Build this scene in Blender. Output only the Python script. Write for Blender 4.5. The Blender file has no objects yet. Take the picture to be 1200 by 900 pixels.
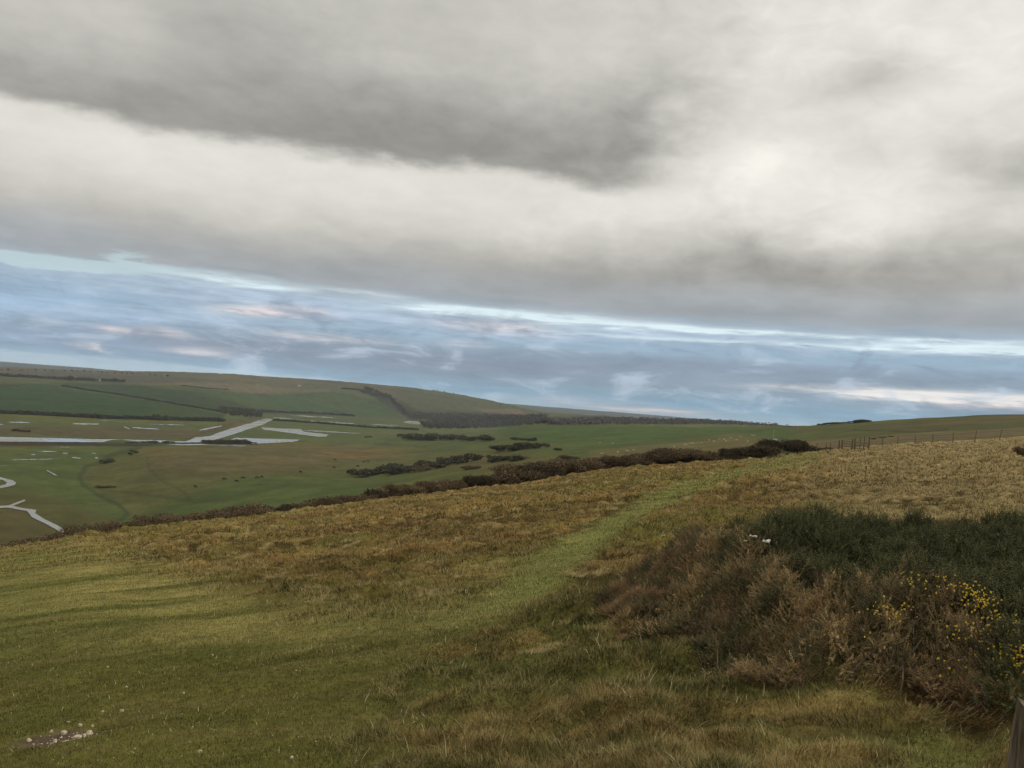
import bpy, math, random
import numpy as np
from mathutils import Matrix, Vector

random.seed(7); RNG = np.random.default_rng(7)
scene = bpy.context.scene
COL = scene.collection
EYE = 1.65                                   # eye above the turf; the eye is the world origin
F = 1000.0                                   # focal length in photo pixels (1200 x 900)
ROLL, PITCH = math.radians(4.5), math.atan(28.9/1000)

# ------------------------------------------------------------------ camera maths
r0 = np.array([1., 0, 0]); fw = np.array([0, math.cos(PITCH), math.sin(PITCH)]); u0 = np.array([0, -math.sin(PITCH), math.cos(PITCH)])
CR = math.cos(ROLL)*r0 + math.sin(ROLL)*u0
CU = -math.sin(ROLL)*r0 + math.cos(ROLL)*u0
def ray(px, py):
    d = fw + (px-600)/F*CR + (450-py)/F*CU
    return d/np.linalg.norm(d)
def ts(px, py):
    d = ray(px, py); return d[0]/d[1], d[2]/d[1]
def proj(x, y, z):
    dx = x*fw[0]+y*fw[1]+z*fw[2]
    dx = np.maximum(dx, .05)
    a = (x*CR[0]+y*CR[1]+z*CR[2])/dx; b = (x*CU[0]+y*CU[1]+z*CU[2])/dx
    return 600+F*a, 450-F*b

# ------------------------------------------------------------------ noise
def _h(i, j, seed):
    n = (i.astype(np.int64)*374761393 + j.astype(np.int64)*668265263 + seed*1442695041) & 0xffffffff
    n = ((n ^ (n >> 13))*1274126177) & 0xffffffff
    return ((n ^ (n >> 16)) & 0xffffff)/float(0xffffff)
def vnoise(x, y, seed=0):
    xi = np.floor(x); yi = np.floor(y); fx = x-xi; fy = y-yi
    fx = fx*fx*(3-2*fx); fy = fy*fy*(3-2*fy)
    xi = xi.astype(np.int64); yi = yi.astype(np.int64)
    a = _h(xi, yi, seed); b = _h(xi+1, yi, seed); c = _h(xi, yi+1, seed); d = _h(xi+1, yi+1, seed)
    return (a*(1-fx)+b*fx)*(1-fy)+(c*(1-fx)+d*fx)*fy
def fbm(x, y, o=4, seed=0, g=.5):
    s = 0; a = 1; t = 0
    for k in range(o):
        s = s + a*vnoise(x*2**k+17.3*k, y*2**k-9.1*k, seed+k); t += a; a *= g
    return s/t                                # 0..1, mean .5
def sstep(a, b, x):
    u = np.clip((x-a)/(b-a), 0, 1); return u*u*(3-2*u)
def pchip(x, y, xn):
    x = np.asarray(x, float); y = np.asarray(y, float); h = np.diff(x); dl = np.diff(y)/h
    m = np.zeros(len(x)); m[0] = dl[0]; m[-1] = dl[-1]
    for k in range(1, len(x)-1):
        if dl[k-1]*dl[k] > 0:
            w1 = 2*h[k]+h[k-1]; w2 = h[k]+2*h[k-1]
            m[k] = (w1+w2)/(w1/dl[k-1]+w2/dl[k])
    i = np.clip(np.searchsorted(x, xn)-1, 0, len(x)-2)
    u = (xn-x[i])/h[i]; u2 = u*u; u3 = u2*u
    v = (2*u3-3*u2+1)*y[i]+(u3-2*u2+u)*h[i]*m[i]+(-2*u3+3*u2)*y[i+1]+(u3-u2)*h[i]*m[i+1]
    return np.where(xn < x[0], y[0], np.where(xn > x[-1], y[-1], v))

# ------------------------------------------------------------------ terrain
FL = -60.0                                   # valley floor below the eye
crest_px = [(-90,662),(0,644),(50,636),(100,627),(150,621),(200,616),(300,605),(450,585),(525,576),(600,568),(675,556),(750,547),(825,542),(895,537),(945,531),(1000,526),(1060,521),(1116,519),(1172,515),(1260,510)]
cts = np.array([ts(*p) for p in crest_px])
def Z(d, D): return -d*D/1000.               # height of a point at depth d that lies D px under the eye level
W = FL-1.0
cols = {  # px at the horizon: crest depth, then twelve (depth, height) from brow to far hills
 -90: (42, (115,-35),(270,W),(450,W),(700,W),(1000,W),(1340,W),(1650,Z(1650,33)),(2100,Z(2100,15)),(3200,Z(3200,1)),(4300,-30)),
 0:   (45, (120,-35),(290,W),(450,W),(700,W),(1000,W),(1330,W),(1650,Z(1650,33)),(2100,Z(2100,15)),(3200,Z(3200,-2)),(4300,-30)),
 100: (50, (130,-38),(320,W),(450,W),(700,W),(1000,W),(1290,W),(1650,Z(1650,33)),(2100,Z(2100,18)),(3200,Z(3200,-5)),(4300,-30)),
 200: (58, (150,-42),(370,-59),(480,-54),(650,-51),(860,W),(1400,W),(1750,Z(1750,28)),(2200,Z(2200,12)),(3200,Z(3200,-12)),(4300,-20)),
 330: (66, (150,-38),(330,-47),(500,-49),(740,-52),(950,W),(2300,W),(2700,Z(2700,10)),(3000,Z(3000,-5)),(3500,Z(3500,-16)),(4500,-10)),
 450: (80, (150,-30),(330,-38),(550,-45.5),(850,-51.5),(1300,-58.5),(2550,W),(2800,Z(2800,13)),(3000,Z(3000,-3)),(3400,Z(3400,-16.5)),(4500,-10)),
 560: (90, (150,-22),(300,-26),(550,-33),(900,-37),(1400,-46),(2500,W),(2750,Z(2750,12)),(3000,Z(3000,0)),(3300,Z(3300,-10)),(4500,-20)),
 640: (100,(150,-17),(300,-20),(550,-22),(850,-20.5),(1150,-17),(1900,-36),(2400,Z(2400,8)),(2700,Z(2700,4)),(3000,Z(3000,1)),(4500,-20)),
 750: (108,(150,-11),(280,-13),(500,-14),(750,-10),(1000,-7.5),(1500,-25),(1900,Z(1900,5)),(2200,Z(2200,1.5)),(2500,Z(2500,-.5)),(4500,-20)),
 850: (113,(150,-7),(250,-8),(400,-7.5),(650,-4.8),(900,-2.5),(1400,-15),(1800,Z(1800,1)),(2100,Z(2100,-3)),(2500,Z(2500,-5.5)),(4500,-20)),
 940: (112,(150,-3.9),(220,-3.6),(330,-1.8),(500,1.8),(650,4.0),(1200,-6),(1700,0),(2100,Z(2100,-3)),(2500,Z(2500,-4.5)),(4500,-20)),
 1000:(110,(140,-1.6),(200,-.6),(300,2.2),(420,5.3),(520,7.9),(1000,0),(1500,0),(2000,0),(2500,5),(4500,-20)),
 1100:(116,(140,.5),(200,2.4),(280,5.8),(360,9.6),(420,12.4),(900,5),(1500,0),(2000,0),(2500,5),(4500,-20)),
 1200:(120,(150,2.6),(200,5.),(270,8.9),(330,12.6),(380,15.6),(900,8),(1500,0),(2000,0),(2500,5),(4500,-20)),
 1300:(124,(150,4.),(200,7.),(270,11.5),(330,15.5),(380,18.5),(900,10),(1500,0),(2000,0),(2500,5),(4500,-20)),
}
cpx = sorted(cols)
ct = np.array([ts(p, 432+.0787*p)[0] for p in cpx])
cdc = np.array([cols[p][0] for p in cpx])
cd = np.array([[q[0] for q in cols[p][1:]] for p in cpx]); cz = np.array([[q[1]/q[0] for q in cols[p][1:]] for p in cpx])
frt = -1.0/1000*np.interp(ct, [ts(0,432)[0], ts(150,443)[0], ts(300,455)[0]], [-8, -9, -5.5])
TE = math.tan(math.radians(36.))
def col_at(t):
    sc = pchip(cts[:,0], cts[:,1], np.array([t]))[0]
    dc = pchip(ct, cdc, np.array([t]))[0]
    g = -sc-EYE/dc                            # the slope of the near turf in this direction
    D = [0., 2., 10., dc*.5, dc*.9, dc]; zz = [-EYE-g*q for q in D]
    zz[4] -= 0.; 
    for k in range(cd.shape[1]):
        dd = pchip(ct, cd[:,k], np.array([t]))[0]; ss = pchip(ct, cz[:,k], np.array([t]))[0]
        D.append(dd); zz.append(ss*dd)
    f = np.interp(t, ct, frt)
    D += [7500., 16000.]; zz += [f*7500, -80.]
    return np.array(D), np.array(zz), dc
def tof(th):                                  # azimuth -> column parameter (continued smoothly round the back)
    a = abs(th); e = math.radians(36)
    if a <= e: return math.tan(th)
    return math.copysign(TE*(1-(a-e)/(math.pi-e)), th)
NF = 1150
fine = np.linspace(-math.radians(36), math.radians(36), NF)
rest = np.linspace(math.radians(36), 2*math.pi-math.radians(36), 100)[1:-1]
TH = np.concatenate([fine, rest])             # increasing, closes on itself
LR0, LR1, NR = math.log(.6), math.log(14000.), 1000
LR = np.linspace(LR0, LR1, NR); R = np.exp(LR)
Zg = np.zeros((len(TH), NR)); DC = np.zeros(len(TH)); Dg = np.zeros((len(TH), NR))
for i, th in enumerate(TH):
    a = th if th <= math.pi else th-2*math.pi
    D, zz, dc = col_at(tof(a)); c = math.cos(min(abs(a), math.radians(36)))
    Dg[i] = R*c; Zg[i] = pchip(D, zz, R*c); DC[i] = dc
X = np.sin(TH)[:,None]*R[None]; Y = np.cos(TH)[:,None]*R[None]
# soften the joints between the control points a little (never the nearest turf)
for _ in range(10):
    zs = Zg.copy(); zs[:,1:-1] = .25*Zg[:,:-2]+.5*Zg[:,1:-1]+.25*Zg[:,2:]
    Zg = np.where(Dg > 1.15*DC[:,None], zs, Zg)
for _ in range(60):
    zs = Zg.copy(); zs[1:NF-1] = .25*Zg[:NF-2]+.5*Zg[1:NF-1]+.25*Zg[2:NF]
    Zg = np.where(Dg > 1.3*DC[:,None], zs, Zg)
def lumps(x, y, D, dc, z):
    """relief finer than the brow lines"""
    rough = rough_mask(x, y, D, dc, z)
    near = 1-sstep(dc*.95, dc*1.5, D)
    r2 = .9*x+.43*y; q2 = -.43*x+.9*y
    tus = fbm(x*.9+3, y*1.9, 3, 11)-.5; tus2 = fbm(x*3.2, y*4.2, 2, 31)-.5
    ter = fbm(r2*.22, q2*.75, 3, 5)-.5
    a = near*(rough*((.34+.34*sstep(12, 40, D))*tus+(.16-.08*sstep(12, 30, D))*tus2+.55*ter*sstep(8, 30, D))+.06*(fbm(x*.5, y*.7, 2, 77)-.5)+.05*(fbm(q2*0+x*.3, q2*1.5, 2, 78)-.5))*sstep(1.5, 4, D)
    far = sstep(dc*1.3, dc*3, D)*sstep(FL+.3, FL+5, z)
    b = far*((fbm(x/60., y/60., 4, 21)-.5)*5.0+(fbm(x/14., y/14., 3, 23)-.5)*1.4)*np.clip(D/900., .15, 1.6)
    return a+b

# ---- colour regions (kept with the ground they lie on) ------------------------------------------
def inpoly(px, py, poly, soft):
    """signed distance to a polygon -> 0..1 with a soft edge, only evaluated inside its box"""
    poly = np.array(poly, float); out = np.zeros(px.shape)
    x0, y0 = poly.min(0)-soft*1.5; x1, y1 = poly.max(0)+soft*1.5
    m = (px > x0) & (px < x1) & (py > y0) & (py < y1)
    if not m.any(): return out
    qx = px[m]; qy = py[m]; d2 = np.full(qx.shape, 1e18); ins = np.zeros(qx.shape, bool)
    n = len(poly)
    for i in range(n):
        ax, ay = poly[i]; bx, by = poly[(i+1) % n]
        ex, ey = bx-ax, by-ay; L = ex*ex+ey*ey+1e-12
        u = np.clip(((qx-ax)*ex+(qy-ay)*ey)/L, 0, 1)
        d2 = np.minimum(d2, (qx-ax-u*ex)**2+(qy-ay-u*ey)**2)
        cr = (ay > qy) != (by > qy)
        with np.errstate(divide='ignore', invalid='ignore'):
            xi = ax+(qy-ay)*ex/(ey if ey != 0 else 1e-9)
        ins ^= cr & (qx < xi)
    sd = np.sqrt(d2)*np.where(ins, 1, -1)
    out[m] = sstep(-soft, soft, sd); return out
def online(px, py, pts, w, soft):
    out = np.zeros(px.shape); P = np.array(pts, float)
    x0, y0 = P.min(0)-w-soft; x1, y1 = P.max(0)+w+soft
    m = (px > x0) & (px < x1) & (py > y0) & (py < y1)
    if not m.any(): return out
    qx = px[m]; qy = py[m]; d2 = np.full(qx.shape, 1e18)
    for (ax, ay), (bx, by) in zip(P[:-1], P[1:]):
        ex, ey = bx-ax, by-ay; u = np.clip(((qx-ax)*ex+(qy-ay)*ey)/(ex*ex+ey*ey+1e-9), 0, 1)
        d2 = np.minimum(d2, (qx-ax-u*ex)**2+(qy-ay-u*ey)**2)
    out[m] = 1-sstep(w-soft, w+soft, np.sqrt(d2)); return out
PATH = [(500,735),(560,700),(600,672),(650,645),(690,620),(725,600),(760,582),(800,567),(850,553),(900,542),(957,531),(962,536),(925,546),(880,555),(850,566),(800,583),(765,600),(735,620),(705,645),(675,668),(640,690),(600,715),(545,745)]
SMOOTH = [(-200,1200),(-200,655),(0,651),(60,640),(110,645),(160,655),(210,668),(260,690),(330,712),(400,716),(470,712),(520,700),(560,690),(640,668),(640,690),(590,722),(520,760),(470,800),(430,850),(400,900),(380,1200)]
def rough_mask(x, y, D, dc, z):
    px, py = proj(x, y, z)
    wob = (fbm(x*.35, y*.35, 3, 91)-.5)
    s = inpoly(px+wob*60, py+wob*34, SMOOTH, 22); p = inpoly(px+wob*14, py+wob*8, PATH, 5)
    return np.clip(1-np.maximum(s, p), .12, 1)

C = lambda r, g, b: np.array([r, g, b])
def mix(a, b, m): return a*(1-m[...,None])+b*m[...,None]
def near_col(x, y, D, z):
    """albedo of the near turf and how much of it is straw"""
    px, py = proj(x, y, z)
    wob = fbm(x*.35, y*.35, 3, 91)-.5
    s = inpoly(px+wob*60, py+wob*34, SMOOTH, 26); p = inpoly(px+wob*20, py+wob*11, PATH, 9)
    big = fbm(x*.12+4, y*.16, 3, 41); mid = .6*fbm(x*.6, y*1.1, 3, 43)+.4*fbm(x*.25, y*1.3, 3, 44); fin = fbm(x*2.6, y*3.4, 2, 47)
    T = fbm(x*.9+3, y*1.9, 3, 11)*.65+fbm(x*3.2, y*4.2, 2, 31)*.35     # the tussocks themselves: straw on top, shade painted dark between
    tan = C(.275,.190,.072); brn = C(.100,.066,.026); olv = C(.150,.134,.036); grn = C(.112,.126,.034); rus = C(.230,.140,.055)
    c = mix(np.broadcast_to(tan, x.shape+(3,)), rus, sstep(.48, .62, mid)*.75)
    c = mix(c, olv, sstep(.46, .58, fin*.25+fbm(x*.16+y*.05, y*.30, 3, 151)*.75)*.85)
    c = mix(c, rus*.72, sstep(.50, .62, fbm(x*.10+7, y*.20, 3, 153))*.6)
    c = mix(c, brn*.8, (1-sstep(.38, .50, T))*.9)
    spot = fbm(x*1.25+9, y*2.4, 2, 131)
    c = mix(c, C(.060,.050,.018), (1-sstep(.22, .34, spot))*.75)
    c = mix(c, C(.40,.31,.165), sstep(.66, .78, fbm(x*1.9, y*4.4, 2, 133))*.6)
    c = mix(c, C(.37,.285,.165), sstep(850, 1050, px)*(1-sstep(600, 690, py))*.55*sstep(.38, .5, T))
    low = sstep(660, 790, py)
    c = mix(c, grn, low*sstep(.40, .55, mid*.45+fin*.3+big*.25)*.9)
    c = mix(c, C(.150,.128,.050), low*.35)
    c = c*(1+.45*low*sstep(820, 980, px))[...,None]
    sm = mix(np.broadcast_to(C(.170,.157,.044), x.shape+(3,)), C(.125,.130,.034), sstep(.38, .62, big))
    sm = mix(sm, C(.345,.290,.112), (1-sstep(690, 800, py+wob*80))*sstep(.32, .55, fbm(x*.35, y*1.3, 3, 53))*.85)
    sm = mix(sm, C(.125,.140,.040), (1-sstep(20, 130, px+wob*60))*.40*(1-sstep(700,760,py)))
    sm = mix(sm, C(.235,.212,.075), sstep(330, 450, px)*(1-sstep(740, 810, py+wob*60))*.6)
    sm = mix(sm, C(.105,.108,.028), sstep(.52, .72, fin)*.45)
    sm = mix(sm, C(.215,.180,.070), sstep(.55, .72, fbm(x*1.1, y*4.5, 3, 57))*.5)
    c = mix(c, sm, s)
    p = p*(1-.65*sstep(650, 735, py+wob*60))*(.92+.08*sstep(.35, .55, mid))
    pc = mix(np.broadcast_to(C(.205,.218,.070), x.shape+(3,)), C(.245,.222,.085), sstep(.45, .7, mid)*.6)
    c = mix(c, pc, p*.93)
    c = c*.80
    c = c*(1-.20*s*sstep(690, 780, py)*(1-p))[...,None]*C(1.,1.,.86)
    # sandy rim on the brow
    return c, s, p

FIELDS = [ # polygon in the valley, albedo, soft edge
 ([(-80,430),(-80,555),(200,700),(500,600),(620,560),(960,520),(960,488),(560,486),(420,498),(300,486),(0,482)], C(.110,.138,.046), 1),
 ([(150,522),(240,524),(340,522),(430,524),(520,530),(640,535),(560,560),(380,600),(170,615),(125,585),(92,560),(110,542)], C(.135,.134,.052), 8),
 ([(170,528),(300,525),(420,526),(480,533),(420,540),(330,550),(230,556),(180,548)], C(.165,.135,.066), 9),
 ([(330,520),(560,520),(900,512),(900,497),(640,496),(560,502),(440,505),(380,513)], C(.118,.140,.050), 3),
 ([(580,500),(640,497),(700,499),(760,497),(860,501),(930,504),(900,514),(760,520),(640,522),(590,512)], C(.096,.140,.045), 3),
 ([(690,531),(760,522),(860,510),(905,514),(900,530),(780,540),(690,545)], C(.185,.160,.070), 5),
 ([(280,560),(460,555),(560,548),(560,556),(400,590),(230,606),(160,605)], C(.110,.142,.046), 6),
 ([(-80,565),(20,575),(80,590),(140,612),(140,640),(-80,680)], C(.120,.118,.044), 8),
 ([(-80,592),(30,600),(60,616),(75,628),(20,660),(-80,660)], C(.135,.115,.050), 5),
 ([(-80,499),(60,500),(190,503),(250,505),(217,516),(0,511),(-80,510)], C(.135,.112,.060), 3),
 ([(-80,517),(0,518),(150,519.5),(190,519),(300,520),(300,522),(190,521),(100,524),(-80,525)], C(.060,.052,.034), 1.2),
 ([(215,516),(250,508),(300,492),(312,489),(300,490),(260,500),(225,512)], C(.125,.088,.055), 1.5),
 ([(-80,447),(60,450),(70,454),(160,467),(262,486),(262,493),(120,488),(-80,481)], C(.042,.078,.024), 1.2),
 ([(60,449),(150,450),(250,462),(300,470),(400,487),(265,484),(160,465)], C(.040,.068,.028), 1.5),
 ([(150,450),(260,446),(380,457),(430,463),(440,470),(300,462),(200,452)], C(.180,.150,.095), 1.5),
 ([(200,452),(300,462),(400,458),(450,472),(470,490),(400,489),(300,478),(230,460)], C(.065,.108,.040), 2),
 ([(-80,428),(0,432),(150,436),(300,448),(150,448),(0,440),(-80,438)], C(.110,.100,.085), 1.5),
 ([(0,424),(200,436),(330,440),(450,452),(560,467),(600,476),(560,476),(420,462),(300,448),(0,432)], C(.125,.125,.080), 2),
 ([(470,462),(560,470),(620,480),(640,487),(560,487),(480,483)], C(.105,.118,.062), 3),
 ([(555,479),(610,480),(615,485),(570,485)], C(.200,.150,.105), 1.5),
 ([(425,455),(440,457),(470,470),(490,480),(640,487),(640,492),(480,492),(455,478)], C(.060,.052,.042), 2.5),
 ([(640,489),(740,487),(850,490),(932,497),(932,501),(850,497),(700,497),(640,498)], C(.050,.040,.034), 1),
 ([(942,540),(960,533),(1000,524),(1080,519),(1200,511),(1300,506),(1300,497),(1200,500),(1100,505),(1000,513),(940,516)], C(.200,.155,.080), 2.5),
 ([(1000,513),(1100,505),(1200,500),(1300,497),(1300,470),(1100,480),(930,495),(930,510)], C(.125,.128,.050), 2.5),
 ([(1030,499),(1200,487),(1260,484),(1260,489),(1200,492),(1060,503)], C(.145,.120,.060), 2.5),
]
TRACKS = [ # rank, darker herbage along old banks and ditches
 ([(165,525),(130,534),(102,548),(92,560),(97,570),(115,581),(138,591),(149,602),(138,613)], 2.2, C(.060,.080,.032)),
 ([(172,536),(174,550),(192,564),(212,575),(222,586)], 1.5, C(.095,.100,.042)),
 ([(105,573),(150,577),(190,583),(228,588),(262,585),(300,578),(340,568)], 1.8, C(.085,.100,.038)),
 ([(-20,604),(60,606),(110,603)], .8, C(.100,.100,.040)),
 ([(-10,536),(60,538)], .6, C(.14,.13,.07)),
 ([(440,520),(520,527),(600,531)], .8, C(.09,.09,.04)),
 ([(690,531),(600,540),(480,550)], .8, C(.09,.10,.04)),
 ([(300,462),(360,470),(410,487)], .9, C(.05,.06,.035)),
 ([(330,442),(430,452),(560,472)], 1.2, C(.09,.09,.06)),
 ([(1000,503),(1075,506),(1110,503)], 1.0, C(.07,.065,.035)),
]
def far_col(x, y, D, z):
    px, py = proj(x, y, z)
    w1 = fbm(x/40., y/40., 3, 61)-.5
    qx = px+w1*5; qy = py+w1*1.2
    c = np.broadcast_to(C(.105,.118,.042), x.shape+(3,)).copy()
    for poly, cc, so in FIELDS: c = mix(c, cc, inpoly(qx, qy, poly, so))
    for pts, w, cc in TRACKS: c = mix(c, cc, online(qx, qy, pts, w, max(.6, w*.6))*.7)
    n = fbm(x/25., y/25., 4, 63); n2 = fbm(x/6., y/6., 3, 64); n3 = fbm(x/120., y/160., 3, 65)
    c = c*(.70+.60*n)[...,None]*(.72+.56*n2)[...,None]*C(.54,.54,.47)
    c = mix(c, c*C(1.35,1.05,.95), sstep(.5, .72, n3)*.7)
    c = mix(c, np.broadcast_to(C(.035,.045,.045), c.shape), sstep(4600, 5600, D))
    return c

Dc2 = DC[:,None]+0*Dg
Zs = Zg.copy()                                # smooth ground, used for region look-ups
front = np.zeros(X.shape, bool); front[:NF] = True
Zg = np.maximum(Zg+lumps(X, Y, Dg, Dc2, Zg), FL)
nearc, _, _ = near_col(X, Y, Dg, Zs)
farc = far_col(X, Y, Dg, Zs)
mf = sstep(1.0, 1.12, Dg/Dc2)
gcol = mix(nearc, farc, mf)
# bare chalk scrape at lower left
def gz(x, y):
    x = np.asarray(x, float); y = np.asarray(y, float)
    th = np.arctan2(x, y); r = np.log(np.maximum(np.hypot(x, y), .61))
    fi = (th+math.radians(36))/(2*math.radians(36))*(NF-1)
    fi = np.clip(fi, 0, NF-1.001); ri = np.clip((r-LR0)/(LR1-LR0)*(NR-1), 0, NR-1.001)
    i = fi.astype(int); j = ri.astype(int); a = fi-i; b = ri-j
    return (Zg[i,j]*(1-a)+Zg[i+1,j]*a)*(1-b)+(Zg[i,j+1]*(1-a)+Zg[i+1,j+1]*a)*b
def hit(px, py, dmin=2.):
    """where the sight line of a photo pixel meets the ground"""
    d = ray(px, py); d = d/d[1]
    D = np.exp(np.linspace(math.log(dmin), math.log(9000), 6000))
    dz = D*d[2]-gz(D*d[0], D)
    k = np.argmax(dz <= 0)
    if k == 0: k = 1 if dz[0] <= 0 else len(D)-1
    a = dz[k-1]/(dz[k-1]-dz[k]+1e-12); q = D[k-1]+(D[k]-D[k-1])*a
    x, y = q*d[0], q
    return float(x), float(y), float(gz(x, y))
def dcof(x, y):
    th = np.arctan2(x, y); return np.interp(th, TH[:NF], DC[:NF])

# ------------------------------------------------------------------ helpers for objects
def tag(o, label=None, cat=None, group=None, kind=None):
    if label: o['label'] = label
    if cat: o['category'] = cat
    if group: o['group'] = group
    if kind: o['kind'] = kind
    return o
def mesh_np(name, V, faces, mats, parent=None, colr=None, smooth=False, mi=None, face_n=3, data_only=False):
    """V (n,3), faces (m,face_n) arrays -> one mesh object; colr is a point colour"""
    me = bpy.data.meshes.new(name); V = np.ascontiguousarray(V, np.float32); faces = np.ascontiguousarray(faces, np.int32)
    me.vertices.add(len(V)); me.vertices.foreach_set('co', V.ravel())
    me.loops.add(faces.size); me.loops.foreach_set('vertex_index', faces.ravel())
    me.polygons.add(len(faces)); me.polygons.foreach_set('loop_start', np.arange(0, faces.size, faces.shape[1], dtype=np.int32))
    if mi is not None: me.polygons.foreach_set('material_index', np.ascontiguousarray(mi, np.int32))
    if smooth: me.polygons.foreach_set('use_smooth', np.ones(len(faces), bool))
    for m in mats: me.materials.append(m)
    if colr is not None:
        ca = me.color_attributes.new('Col', 'FLOAT_COLOR', 'POINT')
        c4 = np.ones((len(V), 4), np.float32); c4[:,:3] = colr; ca.data.foreach_set('color', c4.ravel())
    me.update(calc_edges=True)
    if data_only: return me
    o = bpy.data.objects.new(name, me); COL.objects.link(o)
    if parent: o.parent = parent
    return o
class MB:
    def __init__(s): s.V = []; s.Fs = []; s.M = []
    def add(s, V, F, m=0):
        o = len(s.V); s.V += [tuple(v) for v in V]; s.Fs += [tuple(i+o for i in f) for f in F]; s.M += [m]*len(F)
    def tube(s, pts, rad, n=6, m=0, cap=True):
        pts = [Vector(p) for p in pts]; rings = []
        for i, p in enumerate(pts):
            t = (pts[min(i+1, len(pts)-1)]-pts[max(i-1, 0)]).normalized()
            a = t.orthogonal().normalized() if i == 0 else (pa-t*pa.dot(t)).normalized()
            pa = a; b = t.cross(a); r = rad[i] if hasattr(rad, '__len__') else rad
            rings.append([p+(a*math.cos(2*math.pi*k/n)+b*math.sin(2*math.pi*k/n))*r for k in range(n)])
        V = [v for q in rings for v in q]; Fq = []
        for i in range(len(rings)-1):
            for k in range(n): Fq.append((i*n+k, i*n+(k+1) % n, (i+1)*n+(k+1) % n, (i+1)*n+k))
        if cap: Fq.append(tuple(range(n))[::-1]); Fq.append(tuple((len(rings)-1)*n+k for k in range(n)))
        s.add(V, Fq, m)
    def box(s, c, sz, rot=None, m=0):
        c = Vector(c); V = []
        for i in (-1, 1):
            for j in (-1, 1):
                for k in (-1, 1):
                    v = Vector((i*sz[0]/2, j*sz[1]/2, k*sz[2]/2))
                    if rot: v = rot @ v
                    V.append(c+v)
        s.add(V, [(0,1,3,2),(4,6,7,5),(0,4,5,1),(2,3,7,6),(0,2,6,4),(1,5,7,3)], m)
    def blob(s, c, r, m=0, n=10, k=7, f=None):
        V = []; Fq = []
        for i in range(k+1):
            ph = math.pi*i/k
            for j in range(n):
                a = 2*math.pi*j/n; d = Vector((math.sin(ph)*math.cos(a), math.sin(ph)*math.sin(a), math.cos(ph)))
                q = f(d) if f else 1.
                V.append((c[0]+d.x*r[0]*q, c[1]+d.y*r[1]*q, c[2]+d.z*r[2]*q))
        for i in range(k):
            for j in range(n): Fq.append((i*n+j, (i+1)*n+j, (i+1)*n+(j+1) % n, i*n+(j+1) % n))
        s.add(V, Fq, m)
    def build(s, name, mats, parent=None, smooth=False, loc=None):
        me = bpy.data.meshes.new(name); me.from_pydata(s.V, [], s.Fs); me.update()
        for m in mats: me.materials.append(m)
        for p, i in zip(me.polygons, s.M): p.material_index = i; p.use_smooth = smooth
        o = bpy.data.objects.new(name, me); COL.objects.link(o)
        if parent: o.parent = parent
        if loc is not None: o.location = loc
        return o
def empty(name, loc, rz=0):
    o = bpy.data.objects.new(name, None); COL.objects.link(o); o.location = loc; o.rotation_euler = (0, 0, rz); o.empty_display_size = .2; return o

# ------------------------------------------------------------------ materials
def nmat(name):
    m = bpy.data.materials.new(name); m.use_nodes = True; nt = m.node_tree; b = nt.nodes['Principled BSDF']; return m, nt, b
def attr_mat(name, rough=.9, spec=.15, nscale=None, amt=.3, bump=0, bscale=4., trans=0.):
    m, nt, b = nmat(name); N = nt.nodes.new; L = nt.links.new
    a = N('ShaderNodeAttribute'); a.attribute_name = 'Col'; out = a.outputs['Color']
    geo = N('ShaderNodeNewGeometry')
    if nscale:
        for k, (sc, am) in enumerate(nscale):
            n = N('ShaderNodeTexNoise'); n.inputs['Scale'].default_value = sc; n.inputs['Detail'].default_value = 3
            L(geo.outputs['Position'], n.inputs['Vector'])
            mr = N('ShaderNodeMapRange'); mr.inputs['From Min'].default_value = .3; mr.inputs['From Max'].default_value = .7
            mr.inputs['To Min'].default_value = 1-am; mr.inputs['To Max'].default_value = 1+am; L(n.outputs['Fac'], mr.inputs['Value'])
            mx = N('ShaderNodeVectorMath'); mx.operation = 'SCALE'; L(out, mx.inputs[0]); L(mr.outputs[0], mx.inputs['Scale']); out = mx.outputs[0]
    L(out, b.inputs['Base Color']); b.inputs['Roughness'].default_value = rough; b.inputs['Specular IOR Level'].default_value = spec
    if bump:
        n = N('ShaderNodeTexNoise'); n.inputs['Scale'].default_value = bscale; n.inputs['Detail'].default_value = 4; L(geo.outputs['Position'], n.inputs['Vector'])
        bp = N('ShaderNodeBump'); bp.inputs['Strength'].default_value = bump; bp.inputs['Distance'].default_value = .1; L(n.outputs['Fac'], bp.inputs['Height']); L(bp.outputs[0], b.inputs['Normal'])
    return m
def noise_mat(name, c1, c2, scale=5., rough=.85, bump=.3, stretch=None, spec=.2, obj=True, dist=.01):
    m, nt, b = nmat(name); N = nt.nodes.new; L = nt.links.new
    tc = N('ShaderNodeTexCoord'); src = tc.outputs['Object' if obj else 'Generated']
    if stretch:
        mp = N('ShaderNodeMapping'); mp.inputs['Scale'].default_value = stretch; L(src, mp.inputs['Vector']); src = mp.outputs[0]
    n = N('ShaderNodeTexNoise'); n.inputs['Scale'].default_value = scale; n.inputs['Detail'].default_value = 6; n.inputs['Roughness'].default_value = .65; L(src, n.inputs['Vector'])
    r = N('ShaderNodeValToRGB'); r.color_ramp.elements[0].position = .35; r.color_ramp.elements[1].position = .65
    r.color_ramp.elements[0].color = (*c1, 1); r.color_ramp.elements[1].color = (*c2, 1); L(n.outputs['Fac'], r.inputs[0]); L(r.outputs[0], b.inputs['Base Color'])
    b.inputs['Roughness'].default_value = rough; b.inputs['Specular IOR Level'].default_value = spec
    if bump:
        bp = N('ShaderNodeBump'); bp.inputs['Strength'].default_value = bump; bp.inputs['Distance'].default_value = dist; L(n.outputs['Fac'], bp.inputs['Height']); L(bp.outputs[0], b.inputs['Normal'])
    return m
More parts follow.
